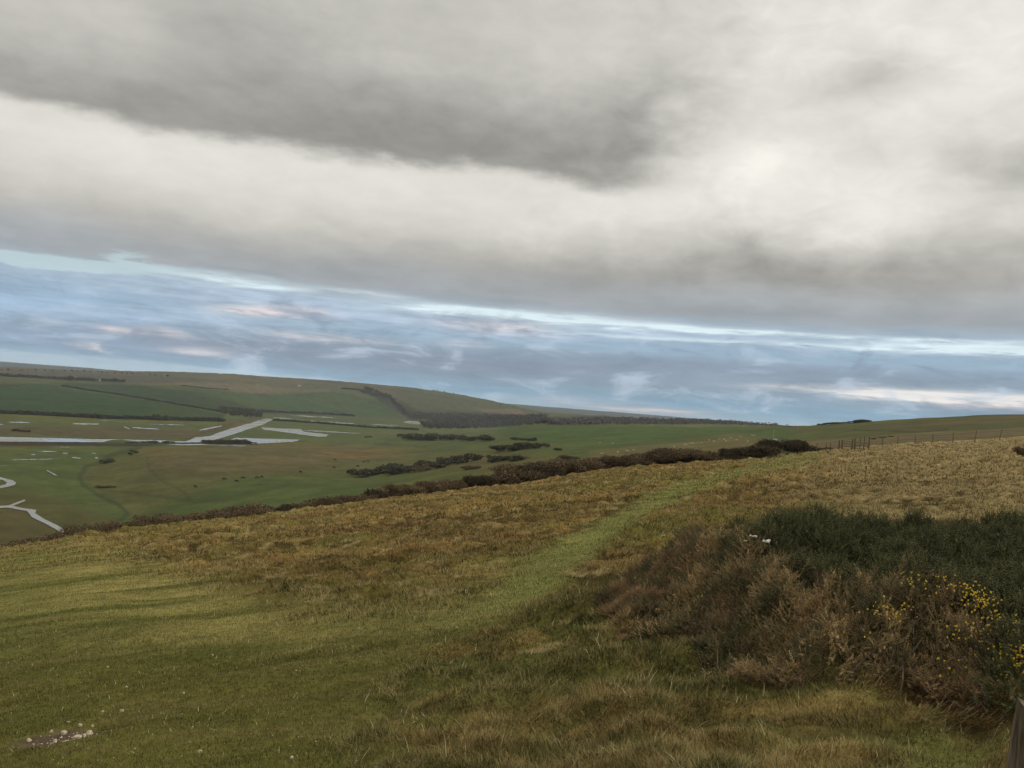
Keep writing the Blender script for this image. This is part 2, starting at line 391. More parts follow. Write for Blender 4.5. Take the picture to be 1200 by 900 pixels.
M_ground = attr_mat('turf', .95, .05, [(9., .25), (.7, .14)], bump=.6, bscale=14.)
M_blade = attr_mat('grass_blades', .8, .12)
M_gorse = attr_mat('gorse_shoots', .75, .15)
M_scrub = attr_mat('scrub_twigs', .9, .08)
M_wood = noise_mat('weathered_wood', (.055,.040,.024), (.20,.155,.105), 9., .95, 1., (9,9,.7))
M_woodtop = noise_mat('lichened_wood', (.06,.052,.03), (.19,.16,.09), 40., .95, .9)
M_chalk = noise_mat('chalk', (.28,.22,.13), (.60,.53,.39), 45., .95, .6)
M_stem = noise_mat('gorse_stem', (.07,.05,.03), (.16,.12,.075), 15., .9, .5)
M_yellow = noise_mat('gorse_flower', (.50,.33,.02), (.68,.47,.05), 30., .7, 0)
M_straw = attr_mat('dead_bracken', .85, .1)
M_white = noise_mat('white_scrap', (.55,.53,.47), (.75,.73,.68), 30., .9, .4)
M_fleece = noise_mat('fleece', (.36,.33,.25), (.50,.46,.37), 25., .95, .8)
M_face = noise_mat('sheep_face', (.45,.42,.36), (.55,.52,.45), 20., .9, 0)
M_cow = noise_mat('cow_coat', (.018,.014,.012), (.035,.028,.022), 5., .8, 0)
M_wire = noise_mat('galvanised_wire', (.22,.22,.21), (.30,.30,.29), 30., .6, 0)
M_wall = noise_mat('rendered_wall', (.55,.53,.48), (.65,.63,.58), 2., .9, 0)
M_roof = noise_mat('slate_roof', (.10,.09,.09), (.15,.13,.12), 2., .9, 0)
M_glassd = noise_mat('window_glass', (.03,.035,.04), (.05,.055,.06), 2., .2, 0, spec=.5)
def water_mat():
    m, nt, b = nmat('still_water'); N = nt.nodes.new; L = nt.links.new
    b.inputs['Base Color'].default_value = (.17,.16,.13,1); b.inputs['Roughness'].default_value = .22; b.inputs['IOR'].default_value = 1.33
    g = N('ShaderNodeNewGeometry'); n = N('ShaderNodeTexNoise'); n.inputs['Scale'].default_value = .35; n.inputs['Detail'].default_value = 4
    L(g.outputs['Position'], n.inputs['Vector']); bp = N('ShaderNodeBump'); bp.inputs['Strength'].default_value = .12; bp.inputs['Distance'].default_value = .08
    n2 = N('ShaderNodeTexNoise'); n2.inputs['Scale'].default_value = .03; n2.inputs['Detail'].default_value = 5; L(g.outputs['Position'], n2.inputs['Vector'])
    mr = N('ShaderNodeMapRange'); mr.inputs['From Min'].default_value = .38; mr.inputs['From Max'].default_value = .62; mr.inputs['To Min'].default_value = .08; mr.inputs['To Max'].default_value = .34; L(n2.outputs['Fac'], mr.inputs['Value']); L(mr.outputs[0], b.inputs['Roughness'])
    L(n.outputs['Fac'], bp.inputs['Height']); L(bp.outputs[0], b.inputs['Normal']); return m
M_water = water_mat()

# ------------------------------------------------------------------ ground sheet
# the chalk scrape: a shallow hollow with bare soil
scx, scy, _ = hit(70, 862); s2x, s2y, _ = hit(124, 848)
u = (X-scx)/.31; v = (Y-scy-.12*(X-scx))/.17
sc_m = np.exp(-(u*u+v*v)**1.5)*(.6+.8*fbm(X*14, Y*14, 2, 3))
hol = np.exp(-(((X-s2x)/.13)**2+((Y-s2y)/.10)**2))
Zg = Zg-.035*np.clip(sc_m, 0, 1)-.12*hol
gcol = mix(gcol, C(.085,.060,.040), np.clip(sc_m*1.5, 0, 1)); gcol = mix(gcol, C(.05,.045,.02), np.clip(hol*1.1,0,1)*.8)  # bare soil; the hollow's shade is painted dark into the ground colour
def make_ground():
    nT = len(TH); V = np.stack([X, Y, Zg], -1).reshape(-1, 3)
    i = np.arange(nT)[:,None]; j = np.arange(NR-1)[None]; i2 = (i+1) % nT
    Fq = np.stack([i*NR+j, i2*NR+j, i2*NR+j+1, i*NR+j+1], -1)
    Fq = Fq[..., ::-1].reshape(-1, 4)
    V = np.vstack([V, [[0, 0, -EYE]]]); c = np.vstack([gcol.reshape(-1, 3), gcol[NF//2, :1]])
    ii = np.arange(nT); tri = np.stack([np.full(nT, len(V)-1), ii*NR, ((ii+1) % nT)*NR, ((ii+1) % nT)*NR], -1)[:, :4]
    o = mesh_np('ground', V, Fq, [M_ground], colr=c, smooth=True)
    tag(o, kind='structure')
    m2 = mesh_np('ground', V[np.r_[ii*NR, len(V)-1]], np.stack([np.full(nT, nT), (ii+1) % nT, ii], -1), [M_ground], colr=c[np.r_[ii*NR, len(V)-1]])
    tag(m2, kind='structure')
make_ground()

# ------------------------------------------------------------------ water on the valley floor
def floor_pt(px, py, z):
    d = ray(px, py); k = z/d[2]; return (d[0]*k, d[1]*k, z)
WZ = FL+.25
def water(name, poly, label=None, wob=.5):
    poly = list(poly); P = []
    for a, b in zip(poly, poly[1:]+poly[:1]):
        n = max(2, int(math.hypot(b[0]-a[0], b[1]-a[1])/3))
        for k in range(n): P.append((a[0]+(b[0]-a[0])*k/n, a[1]+(b[1]-a[1])*k/n))
    V = [floor_pt(x+random.uniform(-1,1)*wob, y+random.uniform(-1,1)*wob*.40, WZ) for x, y in P]
    me = bpy.data.meshes.new(name); me.from_pydata(V, [], [tuple(range(len(V)))]); me.materials.append(M_water); me.update()
    o = bpy.data.objects.new(name, me); COL.objects.link(o); tag(o, kind='structure')
def streak(name, a, b, w, wob=.6):
    n = max(3, int(abs(b[0]-a[0])/4)); top = []; bot = []
    for k in range(n+1):
        f = k/n; x = a[0]+(b[0]-a[0])*f; y = a[1]+(b[1]-a[1])*f; h = w*.5*math.sin(math.pi*min(max(f, .04), .96))**.4*random.uniform(.5, 1.1)
        top.append((x, y-h)); bot.append((x, y+h))
    water(name, top+bot[::-1], wob=wob*.8)
water('river', [(-60,510.5),(0,512),(60,513.2),(110,514.6),(190,516),(205,516.8),(217,517.4),(229,512.6),(246,511),(254,507.6),(272,501.8),(294,495.5),(312,490.3),(320,491.4),(309,497.3),(290,503.3),(272,509.4),(250,515.8),(232,518),(215,518.6),(190,518.4),(150,518.3),(60,517.8),(0,517.4),(-60,516.4)])
water('river', [(188,520.6),(235,520.2),(288,521.3),(289,522.9),(244,523.3),(189,522.6)])
water('flood_pool', [(269,515.5),(276,513),(317.5,514.2),(352.3,515.3),(345,517.5),(319,519),(297,519.8),(275,518)])
water('flood_pool', [(306.5,501),(330,502),(352.3,503),(356,505.8),(385.3,509.3),(381.7,511.6),(370.7,511.6),(336,506.8),(308.3,503.2)])
water('creek', [(-30,556),(0,559),(8,561.3),(15,562.8),(19,565.5),(17.5,568.2),(9,570.6),(0,572.2),(-30,574),(-30,571.5),(0,569.3),(6,567.7),(8,565.5),(3,562.3),(-30,559)], wob=.2)
water('creek', [(-30,592),(0,592.7),(9,592.4),(28.4,585.2),(30,586.6),(15.5,592.8),(28.4,595.6),(42.7,597.4),(41.2,601.5),(53.3,609),(67.6,615.6),(74,620),(78,624),(72,624),(53.3,613.6),(37.3,606),(32,599),(9,594.8),(0,595.2),(-30,596)], wob=.2)
water('lake', [(472,494.2),(482,492.8),(494,492),(505,492.4),(502,495),(496,497.4),(487,497.4),(478,496.4)], wob=.2)
for a, b, w in [((356,504.3),(422,508),1.2),((234,504.2),(260,499),2.2),((341,487),(391,489.5),1.5),((352,493),(415,496.5),1.6),((437,497.3),(466,499),1.2),((320,489.5),(345,491),1.),
    ((9,494.6),(35,495.2),1.3),((86,496.5),(116,497),2.2),((145,500),(152,502.6),1.4),((155,501),(186,502.8),1.7),((175,496.8),(216,498.2),1.2),((-10,497),(4,497.6),1.4),((118,492.5),(160,494.5),.7),
    ((45,528.6),(66,529.6),1.2),((15,539),(70,537.6),1.),((84,536),(94,537),1.9),((111,536.5),(123,537),1.6),((107,530.6),(113,531.6),1.6),((73,531),(80,531.3),1.1),((150,522.3),(172,523.6),1.7),((175,527),(194,528.4),1.),((55,551.2),(67,557.6),1.7),((134.6,585.4),(138,586),1.3),((36,532.5),(42,533),.9),((70,523.8),(82,524.2),.7),((-10,546),(8,546),.8)]:
    streak('flood_pool', a, b, w)

# ------------------------------------------------------------------ grass: blades grown over the near turf
def blades(n, d0, d1, kind):
    th = RNG.uniform(-math.radians(35), math.radians(35), n)
    # dense enough near the camera, thinning with distance as the turf foreshortens
    r = np.exp(RNG.uniform(math.log(d0), math.log(d1), n)); x = np.sin(th)*r; y = np.cos(th)*r
    D = y; dc = dcof(x, y)
    keep = D < dc*1.03
    x, y, D, dc = x[keep], y[keep], D[keep], dc[keep]
    return x, y, D, dc
def grass_mesh(name, n, d0, d1, hbase, wfac, seg, want_rough, label):
    x, y, D, dc = blades(n, d0, d1, None)
    z = gz(x, y); zs = z
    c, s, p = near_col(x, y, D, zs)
    sm = np.maximum(s, p); 
    clump = fbm(x*2.2, y*2.8, 2, 71); cl2 = fbm(x*.9+3, y*1.9, 3, 11)      # cl2 is the tussock relief itself
    k = RNG.random(len(x)); tall = sstep(.40, .62, .45*clump+.55*cl2)
    h = hbase*(.4+.8*RNG.random(len(x)))*np.where(k < sm, .34+.12*clump, .55+.75*tall)
    bare = np.exp(-(((x-scx)/.33)**2+((y-scy)/.19)**2)**1.5); h = h*(1-bare)
    keep = (h > .006)
    x, y, z, D, c, h, sm, k, clump, tall = [a[keep] for a in (x, y, z, D, c, h, sm, k, clump, tall)]
    n = len(x); w = np.maximum(wfac*D, .0022)*(.6+.8*RNG.random(n))
    az = RNG.uniform(0, 2*math.pi, n)
    # tufts sweep together: each clump has its own lie, mostly down the wind
    lie = (fbm(x*2.6, y*3.4, 2, 88)-.5)*15.0-.5
    coh = RNG.uniform(0., .85, n)**1.3; el = RNG.uniform(.05, 1.2, n)*np.where(k < sm, 1.15, .85)
    hx = np.cos(az)*(1-coh)+np.cos(lie)*coh; hy = np.sin(az)*(1-coh)+np.sin(lie)*coh
    lx = hx*np.cos(el); ly = hy*np.cos(el); lz = np.sin(el)
    straw = RNG.random(n); tint = RNG.normal(1, .17, n).clip(.5, 1.6)
    col = c*tint[:,None]; rough_b = (k >= sm)
    tuft = sstep(.50, .62, fbm(x*5., y*6., 2, 141))
    isstraw = (straw < .30*tall+.45*tuft*tall+.03) & rough_b
    pale = np.array([.38,.285,.125]); col[isstraw] = .5*col[isstraw]+.5*pale*tint[isstraw,None]
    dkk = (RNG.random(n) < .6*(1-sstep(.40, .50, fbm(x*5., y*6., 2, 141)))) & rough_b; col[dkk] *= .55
    isg = (straw > .84) & rough_b; col[isg] = .5*col[isg]+.5*np.array([.10,.125,.036])
    ispale = (straw < .09) & ~rough_b; col[ispale] = .6*col[ispale]+.4*np.array([.32,.27,.12])
    isvp = (straw > .995) & (D < 14); col[isvp] = np.array([.50,.42,.25]); h = np.where(isvp, h*1.5, h)
    sx, sy = -np.sin(az)*w/2, np.cos(az)*w/2
    # blades roughly face the viewer's side often enough
    levels = [0., .55, 1.] if seg == 2 else [0., 1.]
    V = []; Cc = []
    for q, f in enumerate(levels):
        ww = (1-f)**.6 if f < 1 else .0
        cx = x+lx*h*f; cy = y+ly*h*f; czz = z-.008+h*(lz*f+.35*f*(1-f))
        if f < 1:
            V.append(np.stack([cx-sx*ww, cy-sy*ww, czz], -1)); V.append(np.stack([cx+sx*ww, cy+sy*ww, czz], -1)); Cc += [col, col]
        else: V.append(np.stack([cx, cy, czz], -1)); Cc.append(col)
    m = len(V); V = np.stack(V, 1).reshape(-1, 3); Cc = np.stack(Cc, 1).reshape(-1, 3)
    b = (np.arange(n)*m)[:,None]
    Fs = [b+np.array([[0,1,2]])] if seg == 1 else [b+np.array([[0,1,3]]), b+np.array([[0,3,2]]), b+np.array([[2,3,4]])]
    o = mesh_np(name, V, np.vstack(Fs), [M_blade], colr=np.clip(Cc, .01, .9))
    tag(o, label, 'grass', kind='stuff')
grass_mesh('grass', 800000, 2.4, 9.0, .078, .0007, 2, 0, 'olive and straw coloured turf grass blades close to the viewer')
grass_mesh('grass', 650000, 8.5, 32., .10, .00085, 1, 0, 'tussocky tan and green grass on the near slope')
grass_mesh('grass', 420000, 30., 126., .14, .0011, 1, 0, 'rough tan grass towards the brow of the slope')

# ------------------------------------------------------------------ gorse patch at right
def patch_h(x, y):
    """height of the gorse canopy above the ground"""
    px = x/np.maximum(y, .1)
    poly = [(1.62,9.6),(1.58,8.5),(1.62,7.6),(1.90,6.9),(2.10,6.35),(2.35,6.05),(2.75,5.95),(3.1,5.65),(3.45,5.25),(4.2,5.0),(6.8,5.2),(7.6,7.2),(7.2,10.3),(5.6,10.6),(3.6,10.5),(2.6,10.8),(1.8,10.6)]
    w = fbm(x*1.3, y*1.3, 3, 15)-.5
    m = inpoly(x+w*.35, y+w*.35, poly, .55)
    lob = fbm(x*.95+2, y*.95, 3, 19)
    hb = np.interp(x, [1.2, 1.7, 2.3, 3.0, 4.0, 5.0, 7.0], [.20, .36, .80, .76, .62, .50, .46])
    h = hb*(.78+.40*lob)*np.clip(m, 0, 1)**.4*(.70+.30*sstep(6., 8.6, y))
    return np.where(m > .04, h, 0), m
def sprig(nsp=26, L=.13, r=.028, seed=1):
    """a gorse shoot: a thin stalk bristling with spines"""
    g = np.random.default_rng(seed); V = []; Fi = []
    for k in range(nsp):
        f = (k+.5)/nsp; a = k*2.4; o = len(V)
        base = np.array([0, 0, L*f]); d = np.array([math.cos(a), math.sin(a), .75+.5*f]); d /= np.linalg.norm(d)
        tip = base+d*r*(1.25-.6*f)*g.uniform(.8, 1.2); sd = np.array([-math.sin(a), math.cos(a), 0])*.0052
        V += [base-sd, base+sd, tip]; Fi.append([o, o+1, o+2])
    o = len(V); V += [np.array([-.004,0,0]), np.array([.004,0,0]), np.array([0,0,L*1.1])]; Fi.append([o, o+1, o+2])
    return np.array(V), np.array(Fi)
SP = [sprig(seed=s, L=.12+.02*s, nsp=16, r=.034) for s in range(4)]
def place_sprigs(x, y, z, dirs, scale, colr):
    Vs = []; Fs = []; Cs = []; off = 0
    which = RNG.integers(0, len(SP), len(x))
    for w in range(len(SP)):
        m = which == w; n = m.sum()
        if not n: continue
        V0, F0 = SP[w]; d = dirs[m]; a = np.cross(d, RNG.normal(size=(n,3))); a /= np.linalg.norm(a, axis=1)[:,None]; b = np.cross(d, a)
        P = (V0[None,:,0,None]*a[:,None]+V0[None,:,1,None]*b[:,None]+V0[None,:,2,None]*d[:,None])*scale[m][:,None,None]
        P += np.stack([x[m], y[m], z[m]], -1)[:,None]
        Vs.append(P.reshape(-1,3)); Fs.append((F0[None]+(np.arange(n)*len(V0))[:,None,None]).reshape(-1,3)+off); off += n*len(V0)
        shade = np.clip(.75+.5*V0[:,2]/.14, .6, 1.3)
        Cs.append((colr[m][:,None]*np.ones_like(shade)[None,:,None]).reshape(-1,3))
    return np.vstack(Vs), np.vstack(Fs), np.vstack(Cs)
def gorse_patch():
    n = 190000
    x = RNG.uniform(1., 7.6, n); y = RNG.uniform(4.9, 11., n); h, m = patch_h(x, y)
    k = (h > .05) & (x/y < .78); x, y, h, m = x[k], y[k], h[k], m[k]
    e = .05; hx = (patch_h(x+e, y)[0]-patch_h(x-e, y)[0])/(2*e); hy = (patch_h(x, y+e)[0]-patch_h(x, y-e)[0])/(2*e)
    hx = np.clip(hx, -2.2, 2.2); hy = np.clip(hy, -2.2, 2.2)
    fine = fbm(x*4.5, y*4.5, 2, 27)
    depth = RNG.random(len(x))**2*.28
    slope = np.hypot(hx, hy); depth = np.where(RNG.random(len(x)) < .75*sstep(.5, 1.6, slope), RNG.random(len(x)), depth)
    z = gz(x, y)+np.maximum(h*(1-depth)+(fine-.5)*.38+(fbm(x*2.2, y*2.2, 2, 29)-.5)*.26-.07, .0)
    nrm = np.stack([-hx, -hy, np.ones_like(hx)*1.1], -1)+RNG.normal(0, .85, (len(x),3)); nrm[:,2] = np.abs(nrm[:,2])+.1; nrm /= np.linalg.norm(nrm, axis=1)[:,None]
    z0 = gz(x, y)
    # which growth: dark green behind, withered brown in front, mixed flowering on the right
    px, py = proj(x, y, z0+h)
    wv = fbm(x*1.6, y*1.6, 3, 33)
    split = np.interp(px, [740, 850, 880, 960, 1060, 1130, 1200, 1300], [600, 618, 632, 664, 680, 695, 722, 725])
    green = sstep(-10, 12, split-py+(wv-.5)*46)
    green = np.where(px < 845, 0, green)
    right = sstep(960, 1090, px+(wv-.5)*120)*(1-green)
    gmix = np.clip(green+right*sstep(.38, .50, fbm(x*2.4, y*2.4, 2, 35))*.9+(1-green)*(1-right)*sstep(.52, .66, fbm(x*4.2, y*4.2, 2, 42))*.45, 0, 1)
    isg = RNG.random(len(x)) < gmix
    t = RNG.normal(1, .20, len(x))[:,None]
    cg = mix(np.broadcast_to(C(.056,.066,.028), (len(x),3)), C(.130,.122,.052), RNG.random(len(x)))
    cb = mix(np.broadcast_to(C(.215,.145,.068), (len(x),3)), C(.54,.395,.19), RNG.random(len(x))**1.5)
    cb = mix(cb, C(.060,.046,.026), sstep(.42, .58, fbm(x*3.6, y*3.6, 2, 37))*.75)
    cb = mix(cb, C(.065,.058,.028), sstep(.50, .62, fbm(x*8., y*8., 2, 39))*.7)
    cb = mix(cb, C(.34,.25,.12), (1-sstep(.36, .46, fbm(x*7., y*7., 2, 40)))*.5)
    cb = mix(cb, C(.27,.165,.085), sstep(.58, .7, fbm(x*2.1, y*2.1, 2, 38))*.5)
    col = np.where(isg[:,None], cg, cb)*np.clip(t, .5, 1.6)
    scale = RNG.uniform(.35, .85, len(x))*np.where(isg, .90, .74)
    owner = np.where(green > .5, 1, np.where(right > .5, 2, 0))
    info = {0: ('withered brown gorse sprawling at the left front of the thicket', 'gorse'), 1: ('dark green gorse along the back of the thicket', 'gorse'), 2: ('gorse dotted with yellow flowers at the right front of the thicket', 'gorse')}
    cl = [(673+0,0)]
    for w in range(3):
        k = owner == w
        root = empty('gorse_bush', (float(x[k].mean()), float(y[k].mean()), float(z0[k].min()))); tag(root, info[w][0], 'gorse bush', 'gorse bushes of the foreground thicket')
        L = np.array(root.location)
        V, Fi, Cc = place_sprigs(x[k]-L[0], y[k]-L[1], z[k]-L[2], nrm[k], scale[k], col[k])
        mesh_np('foliage', V, Fi, [M_gorse], root, np.clip(Cc, .008, .9))
        # woody stems rising through the bush
        mb = MB(); idx = np.where(k)[0]; pick = RNG.choice(idx, 120, replace=False)
        for i in pick:
            hx_, hy_ = RNG.normal(0, .16, 2); zz = z0[i]; H = max(.1, h[i]*.93)
            mb.tube([(x[i]-L[0]+hx_, y[i]-L[1]+hy_, zz-L[2]-.03), (x[i]-L[0]+hx_*.4, y[i]-L[1]+hy_*.5, zz-L[2]+H*.45), (x[i]-L[0], y[i]-L[1], zz-L[2]+H*.75)], [.007, .005, .003], 4)
        mb.build('stems', [M_stem], root)['kind'] = 'stuff'
    # flowers: clusters at sites read from the thicket
    sites = [(986,683,10),(1003,690,4),(972,676,3),(1062,688,10),(1078,690,10),(1090,687,8),(1048,723,5),(1060,722,5),(1045,726,4),(1118,703,10),(1128,700,14),(1135,702,12),(1152,718,16),(1155,722,16),(1148,713,10),(1160,745,8),(1170,749,8),(1125,747,5),(1178,776,12),(1185,782,14),(1190,787,12),(1195,774,9),(1123,785,4),(1150,752,5),(785,718,2),(815,715,2),(1098,700,4),(1030,720,4),(1196,800,8),(1025,745,2),(985,752,2),(905,690,2),(1108,686,4),(1175,770,6),(1200,745,8),(1210,770,8),(1225,730,10)]
    gx, gy = x, y; zt = z0+h; qx, qy = proj(gx, gy, zt)
    root = [o for o in COL.objects if o.name.startswith('gorse_bush')]
    per = {0: [], 1: [], 2: []}
    for sx, sy, cnt in sites:
        d = (qx-sx)**2+(qy-sy)**2+RNG.random(len(qx))*30
        near = np.argsort(d)[:1]
        cx, cy = gx[near[0]], gy[near[0]]
        for q in range(max(1, int(cnt*(.85 if sy < 712 else 1.8)))):
            fx, fy = cx+RNG.normal(0, .06), cy+RNG.normal(0, .05 if sy > 712 else .08); fh = float(patch_h(np.array([fx]), np.array([fy]))[0][0])
            fz = float(gz(fx, fy))+fh+RNG.uniform(.03, .10)
            per[int(owner[near[0]])].append((fx, fy, fz))
    for w, r in zip(range(3), root):
        if not per[w]: continue
        mb = MB()
        for fx, fy, fz in per[w]:
            rr = random.uniform(.004, .0075); c = (fx-r.location.x, fy-r.location.y, fz-r.location.z)
            for q in range(3):
                a = random.uniform(0, 6.3); cc = (c[0]+math.cos(a)*rr*.6, c[1]+math.sin(a)*rr*.6, c[2]+random.uniform(-.4,.4)*rr)
                mb.blob(cc, (rr*.7, rr*.55, rr), 0, 5, 3)
        o = mb.build('flowers', [M_yellow], r); o['kind'] = 'stuff'
gorse_patch()

# dead bracken and bent stalks at the foot of the thicket
def bracken(px, py, n, spread, label, sc=1.):
    x0, y0, z0 = hit(px, py); root_c = (x0, y0, z0); V = []; Fi = []; Cc = []
    for k in range(n):
        a = random.gauss(0, 1)*spread; b = random.gauss(0, 1)*spread*.45; bx, by = a, b; bz = float(gz(x0+a, y0+b))-z0
        L = random.uniform(.10, .30)*sc; ang = random.gauss(-.3, .55); dx, dy = math.cos(ang), math.sin(ang)*.8
        up = random.uniform(.25, 1.0); pts = []
        for q in range(5):
            f = q/4; pts.append((bx+dx*L*f, by+dy*L*f, bz+up*L*(f-.75*f*f)*1.3))
        w = random.uniform(.0016, .0036); c = random.choice([(.30,.21,.11), (.24,.16,.085), (.17,.105,.06), (.34,.26,.15)]); c = [v*random.uniform(.75, 1.2) for v in c]
        o = len(V)
        for q, p in enumerate(pts):
            ww = w*(1-.7*q/4); V += [(p[0]-dy*ww, p[1]+dx*ww, p[2]), (p[0]+dy*ww, p[1]-dx*ww, p[2]+ww)]; Cc += [c, c]
        for q in range(4): Fi += [(o+2*q, o+2*q+1, o+2*q+3), (o+2*q, o+2*q+3, o+2*q+2)]
    ob = mesh_np('bracken', np.array(V), np.array(Fi), [M_straw], colr=np.array(Cc)); ob.location = root_c
    tag(ob, label, 'dead bracken', 'heaps of dead bracken at the foot of the gorse')
bracken(1050, 800, 420, .22, 'bent straw coloured bracken stalks below the gap in the flowering gorse')
bracken(1095, 828, 520, .22, 'flattened pale bracken heap right of the other stalks near the post')
bracken(1032, 778, 200, .10, 'small upright tuft of dead stalks against the front of the brown gorse')
bracken(1120, 845, 260, .16, 'thin flattened stalks on green grass nearest the fence post')
bracken(865, 800, 220, .22, 'sparse dead stalks in grass left below the brown gorse')

# white scraps caught on the thicket
def scrap(px, py, w, label, seed):
    rr = random.Random(seed)
    # find the canopy point under this sight line
    d = ray(px, py); best = None
    for D in np.linspace(5., 12, 700):
        x, y, zz = d[0]/d[1]*D, D, d[2]/d[1]*D
        h = float(patch_h(np.array([x]), np.array([y]))[0][0])
        if zz <= float(gz(x, y))+h+.05: best = (x, y, zz); break
    if best is None: best = (d[0]/d[1]*9, 9, d[2]/d[1]*9)
    mb = MB(); 
    for k in range(5):
        mb.blob((rr.uniform(-w, w)*.8, rr.uniform(-.02, .02), rr.uniform(-.3, .5)*w), (w*rr.uniform(.3, .6), w*.35, w*rr.uniform(.2, .45)), 0, 8, 5, lambda q: 1+.35*math.sin(q.x*7+k)*math.cos(q.z*6+k))
    o = mb.build('white_scrap', [M_white], loc=best); tag(o, label, 'white scrap', 'white scraps on top of the gorse')
scrap(883, 630, .035, 'pointed ragged white scrap caught on top of the gorse, left of the flatter one', 1)
scrap(898, 634, .038, 'flat topped ragged white scrap caught on top of the gorse, right of the pointed one', 2)
scrap(873, 634, .014, 'smallest white scrap on the gorse, left of the two larger ones', 3)

# ------------------------------------------------------------------ near fence post, split and weathered
def near_post():
    px, D = 1224, 1.9; t, s = ts(px, 838); zt = s*D; zb = -EYE-.12; x = t*D-.066*(zt-zb)
    root = empty('fence_post', (x, D, zb)); tag(root, 'stout split wooden post with lichened top at the lower right corner', 'fence post')
    H = zt-zb; mb = MB(); w = .052; n = 16; rings = []
    lean = .066
    base = []
    for k in range(n):
        a = 2*math.pi*k/n; m = max(abs(math.cos(a)), abs(math.sin(a))); rr = w/m*(.93 if k % 4 == 2 else 1.)
        base.append((rr*math.cos(a), rr*math.sin(a)))
    rot = math.radians(33); V = []
    for i in range(15):
        f = i/14; 
        for k, (a, b) in enumerate(base):
            j = 1+.07*math.sin(k*2.1+f*5)+.05*math.sin(k*5+f*23)+.03*math.sin(k*9+f*11)
            if k == 11 or k == 6: j -= .16*f
            a2, b2 = a*j, b*j; X_, Y_ = a2*math.cos(rot)-b2*math.sin(rot), a2*math.sin(rot)+b2*math.cos(rot)
            top = .016*math.sin(k*1.3)+.014*math.cos(k*2.9)-.02*math.cos(2*math.pi*k/n) if i == 14 else 0
            V.append((X_+lean*f*H, Y_, f*H+top))
    Fq = [(i*n+k, i*n+(k+1) % n, (i+1)*n+(k+1) % n, (i+1)*n+k) for i in range(14) for k in range(n)]
    mb.add(V, Fq); mb.build('shaft', [M_wood], root)
    m2 = MB(); T = V[-n:]; c = (sum(v[0] for v in T)/n, sum(v[1] for v in T)/n, H+.006)
    m2.add(T+[c], [(k, (k+1) % n, n) for k in range(n)]); m2.build('weathered_top', [M_woodtop], root)
near_post()

# ------------------------------------------------------------------ chalk stones
def stone(px, py, r, label, seed, sink=.45):
    r = r*1.2
    x, y, z = hit(px, py); rr = random.Random(seed); a, b, c = rr.uniform(0, 6), rr.uniform(0, 6), rr.uniform(2, 4)
    mb = MB(); mb.blob((0, 0, r*(.8-sink)), (r*rr.uniform(.85, 1.25), r*rr.uniform(.7, 1), r*rr.uniform(.65, .95)), 0, 12, 8, lambda q: 1+.14*math.sin(q.x*c+a)+.12*math.sin(q.y*c*1.3+b)+.07*math.sin(q.z*7+a))
    o = mb.build('chalk_stone', [M_chalk], smooth=False, loc=(x, y, z)); o.rotation_euler = (0, 0, rr.uniform(0, 6))
    tag(o, label, 'stone', 'chalk stones in the bare scrape')
for i, (px, py, r, lb) in enumerate([(91,866,.026,'largest rounded chalk stone, near the right of the bare scrape'),(34,869,.017,'pale chalk stone at the left end of the bare scrape'),(75,860,.021,'long flat chalk stone at the middle top of the scrape'),(64.5,869,.013,'upright oval chalk stone at the lower edge of the scrape'),(60,858.5,.013,'small chalk stone above the oval one on the scrape edge'),(94,851,.012,'lone chalk stone in the grass just above the scrape'),(80,847,.010,'small chalk stone in grass, uppermost above the scrape'),(108,852,.011,'chalk stone in grass above the right end of scrape'),(104,861,.022,'brownish flat stone forming the right end of scrape'),(99,864,.015,'dull stone wedged between largest stone and right end'),(120,835,.010,'chalk stone beyond the dark hollow, nearer its left side'),(143,834,.013,'chalk stone beyond the dark hollow, rightmost of that pair'),(129,838.5,.008,'tiny chalk stone midway between the two beyond the hollow')]):
    stone(px, py, r, lb, i)
def pebbles(name, pts, r0, r1, label, kind='stuff'):
    mb = MB()
    for (x, y) in pts:
        r = random.uniform(r0, r1); z = float(gz(x, y)); mb.blob((x, y, z+r*.35), (r*random.uniform(.7,1.3), r, r*.7), 0, 6, 4)
    tag(mb.build(name, [M_chalk]), label, 'gravel', kind=kind)
pebbles('chalk_gravel', [(scx+.03+random.gauss(0,.13), scy+random.gauss(0,.07)) for _ in range(80)], .0025, .007, 'crumbs of chalk gravel scattered over the bare scrape')
spk = []
for _ in range(150):
    q = hit(random.choice([random.uniform(40, 430), random.uniform(150, 420)]), random.uniform(720, 895)); spk.append((q[0], q[1]))
pebbles('chalk_gravel', spk, .002, .0065, 'sparse white chalk specks lying in the smooth turf')
for i, (px, py, lb) in enumerate([(249,768,'white chalk lump alone in the turf, higher of the scattered ones'),(234,882,'white chalk lump near the bottom edge, left of the other'),(342,889,'white chalk lump near the bottom edge, right of the other'),(148,806,'white chalk lump in turf above the hollow'),(126,782,'white chalk speck in the turf farthest left'),(215,813,'pale chalk lump among yellowish grass tips')]):
    stone(px, py, .011, lb, 40+i)

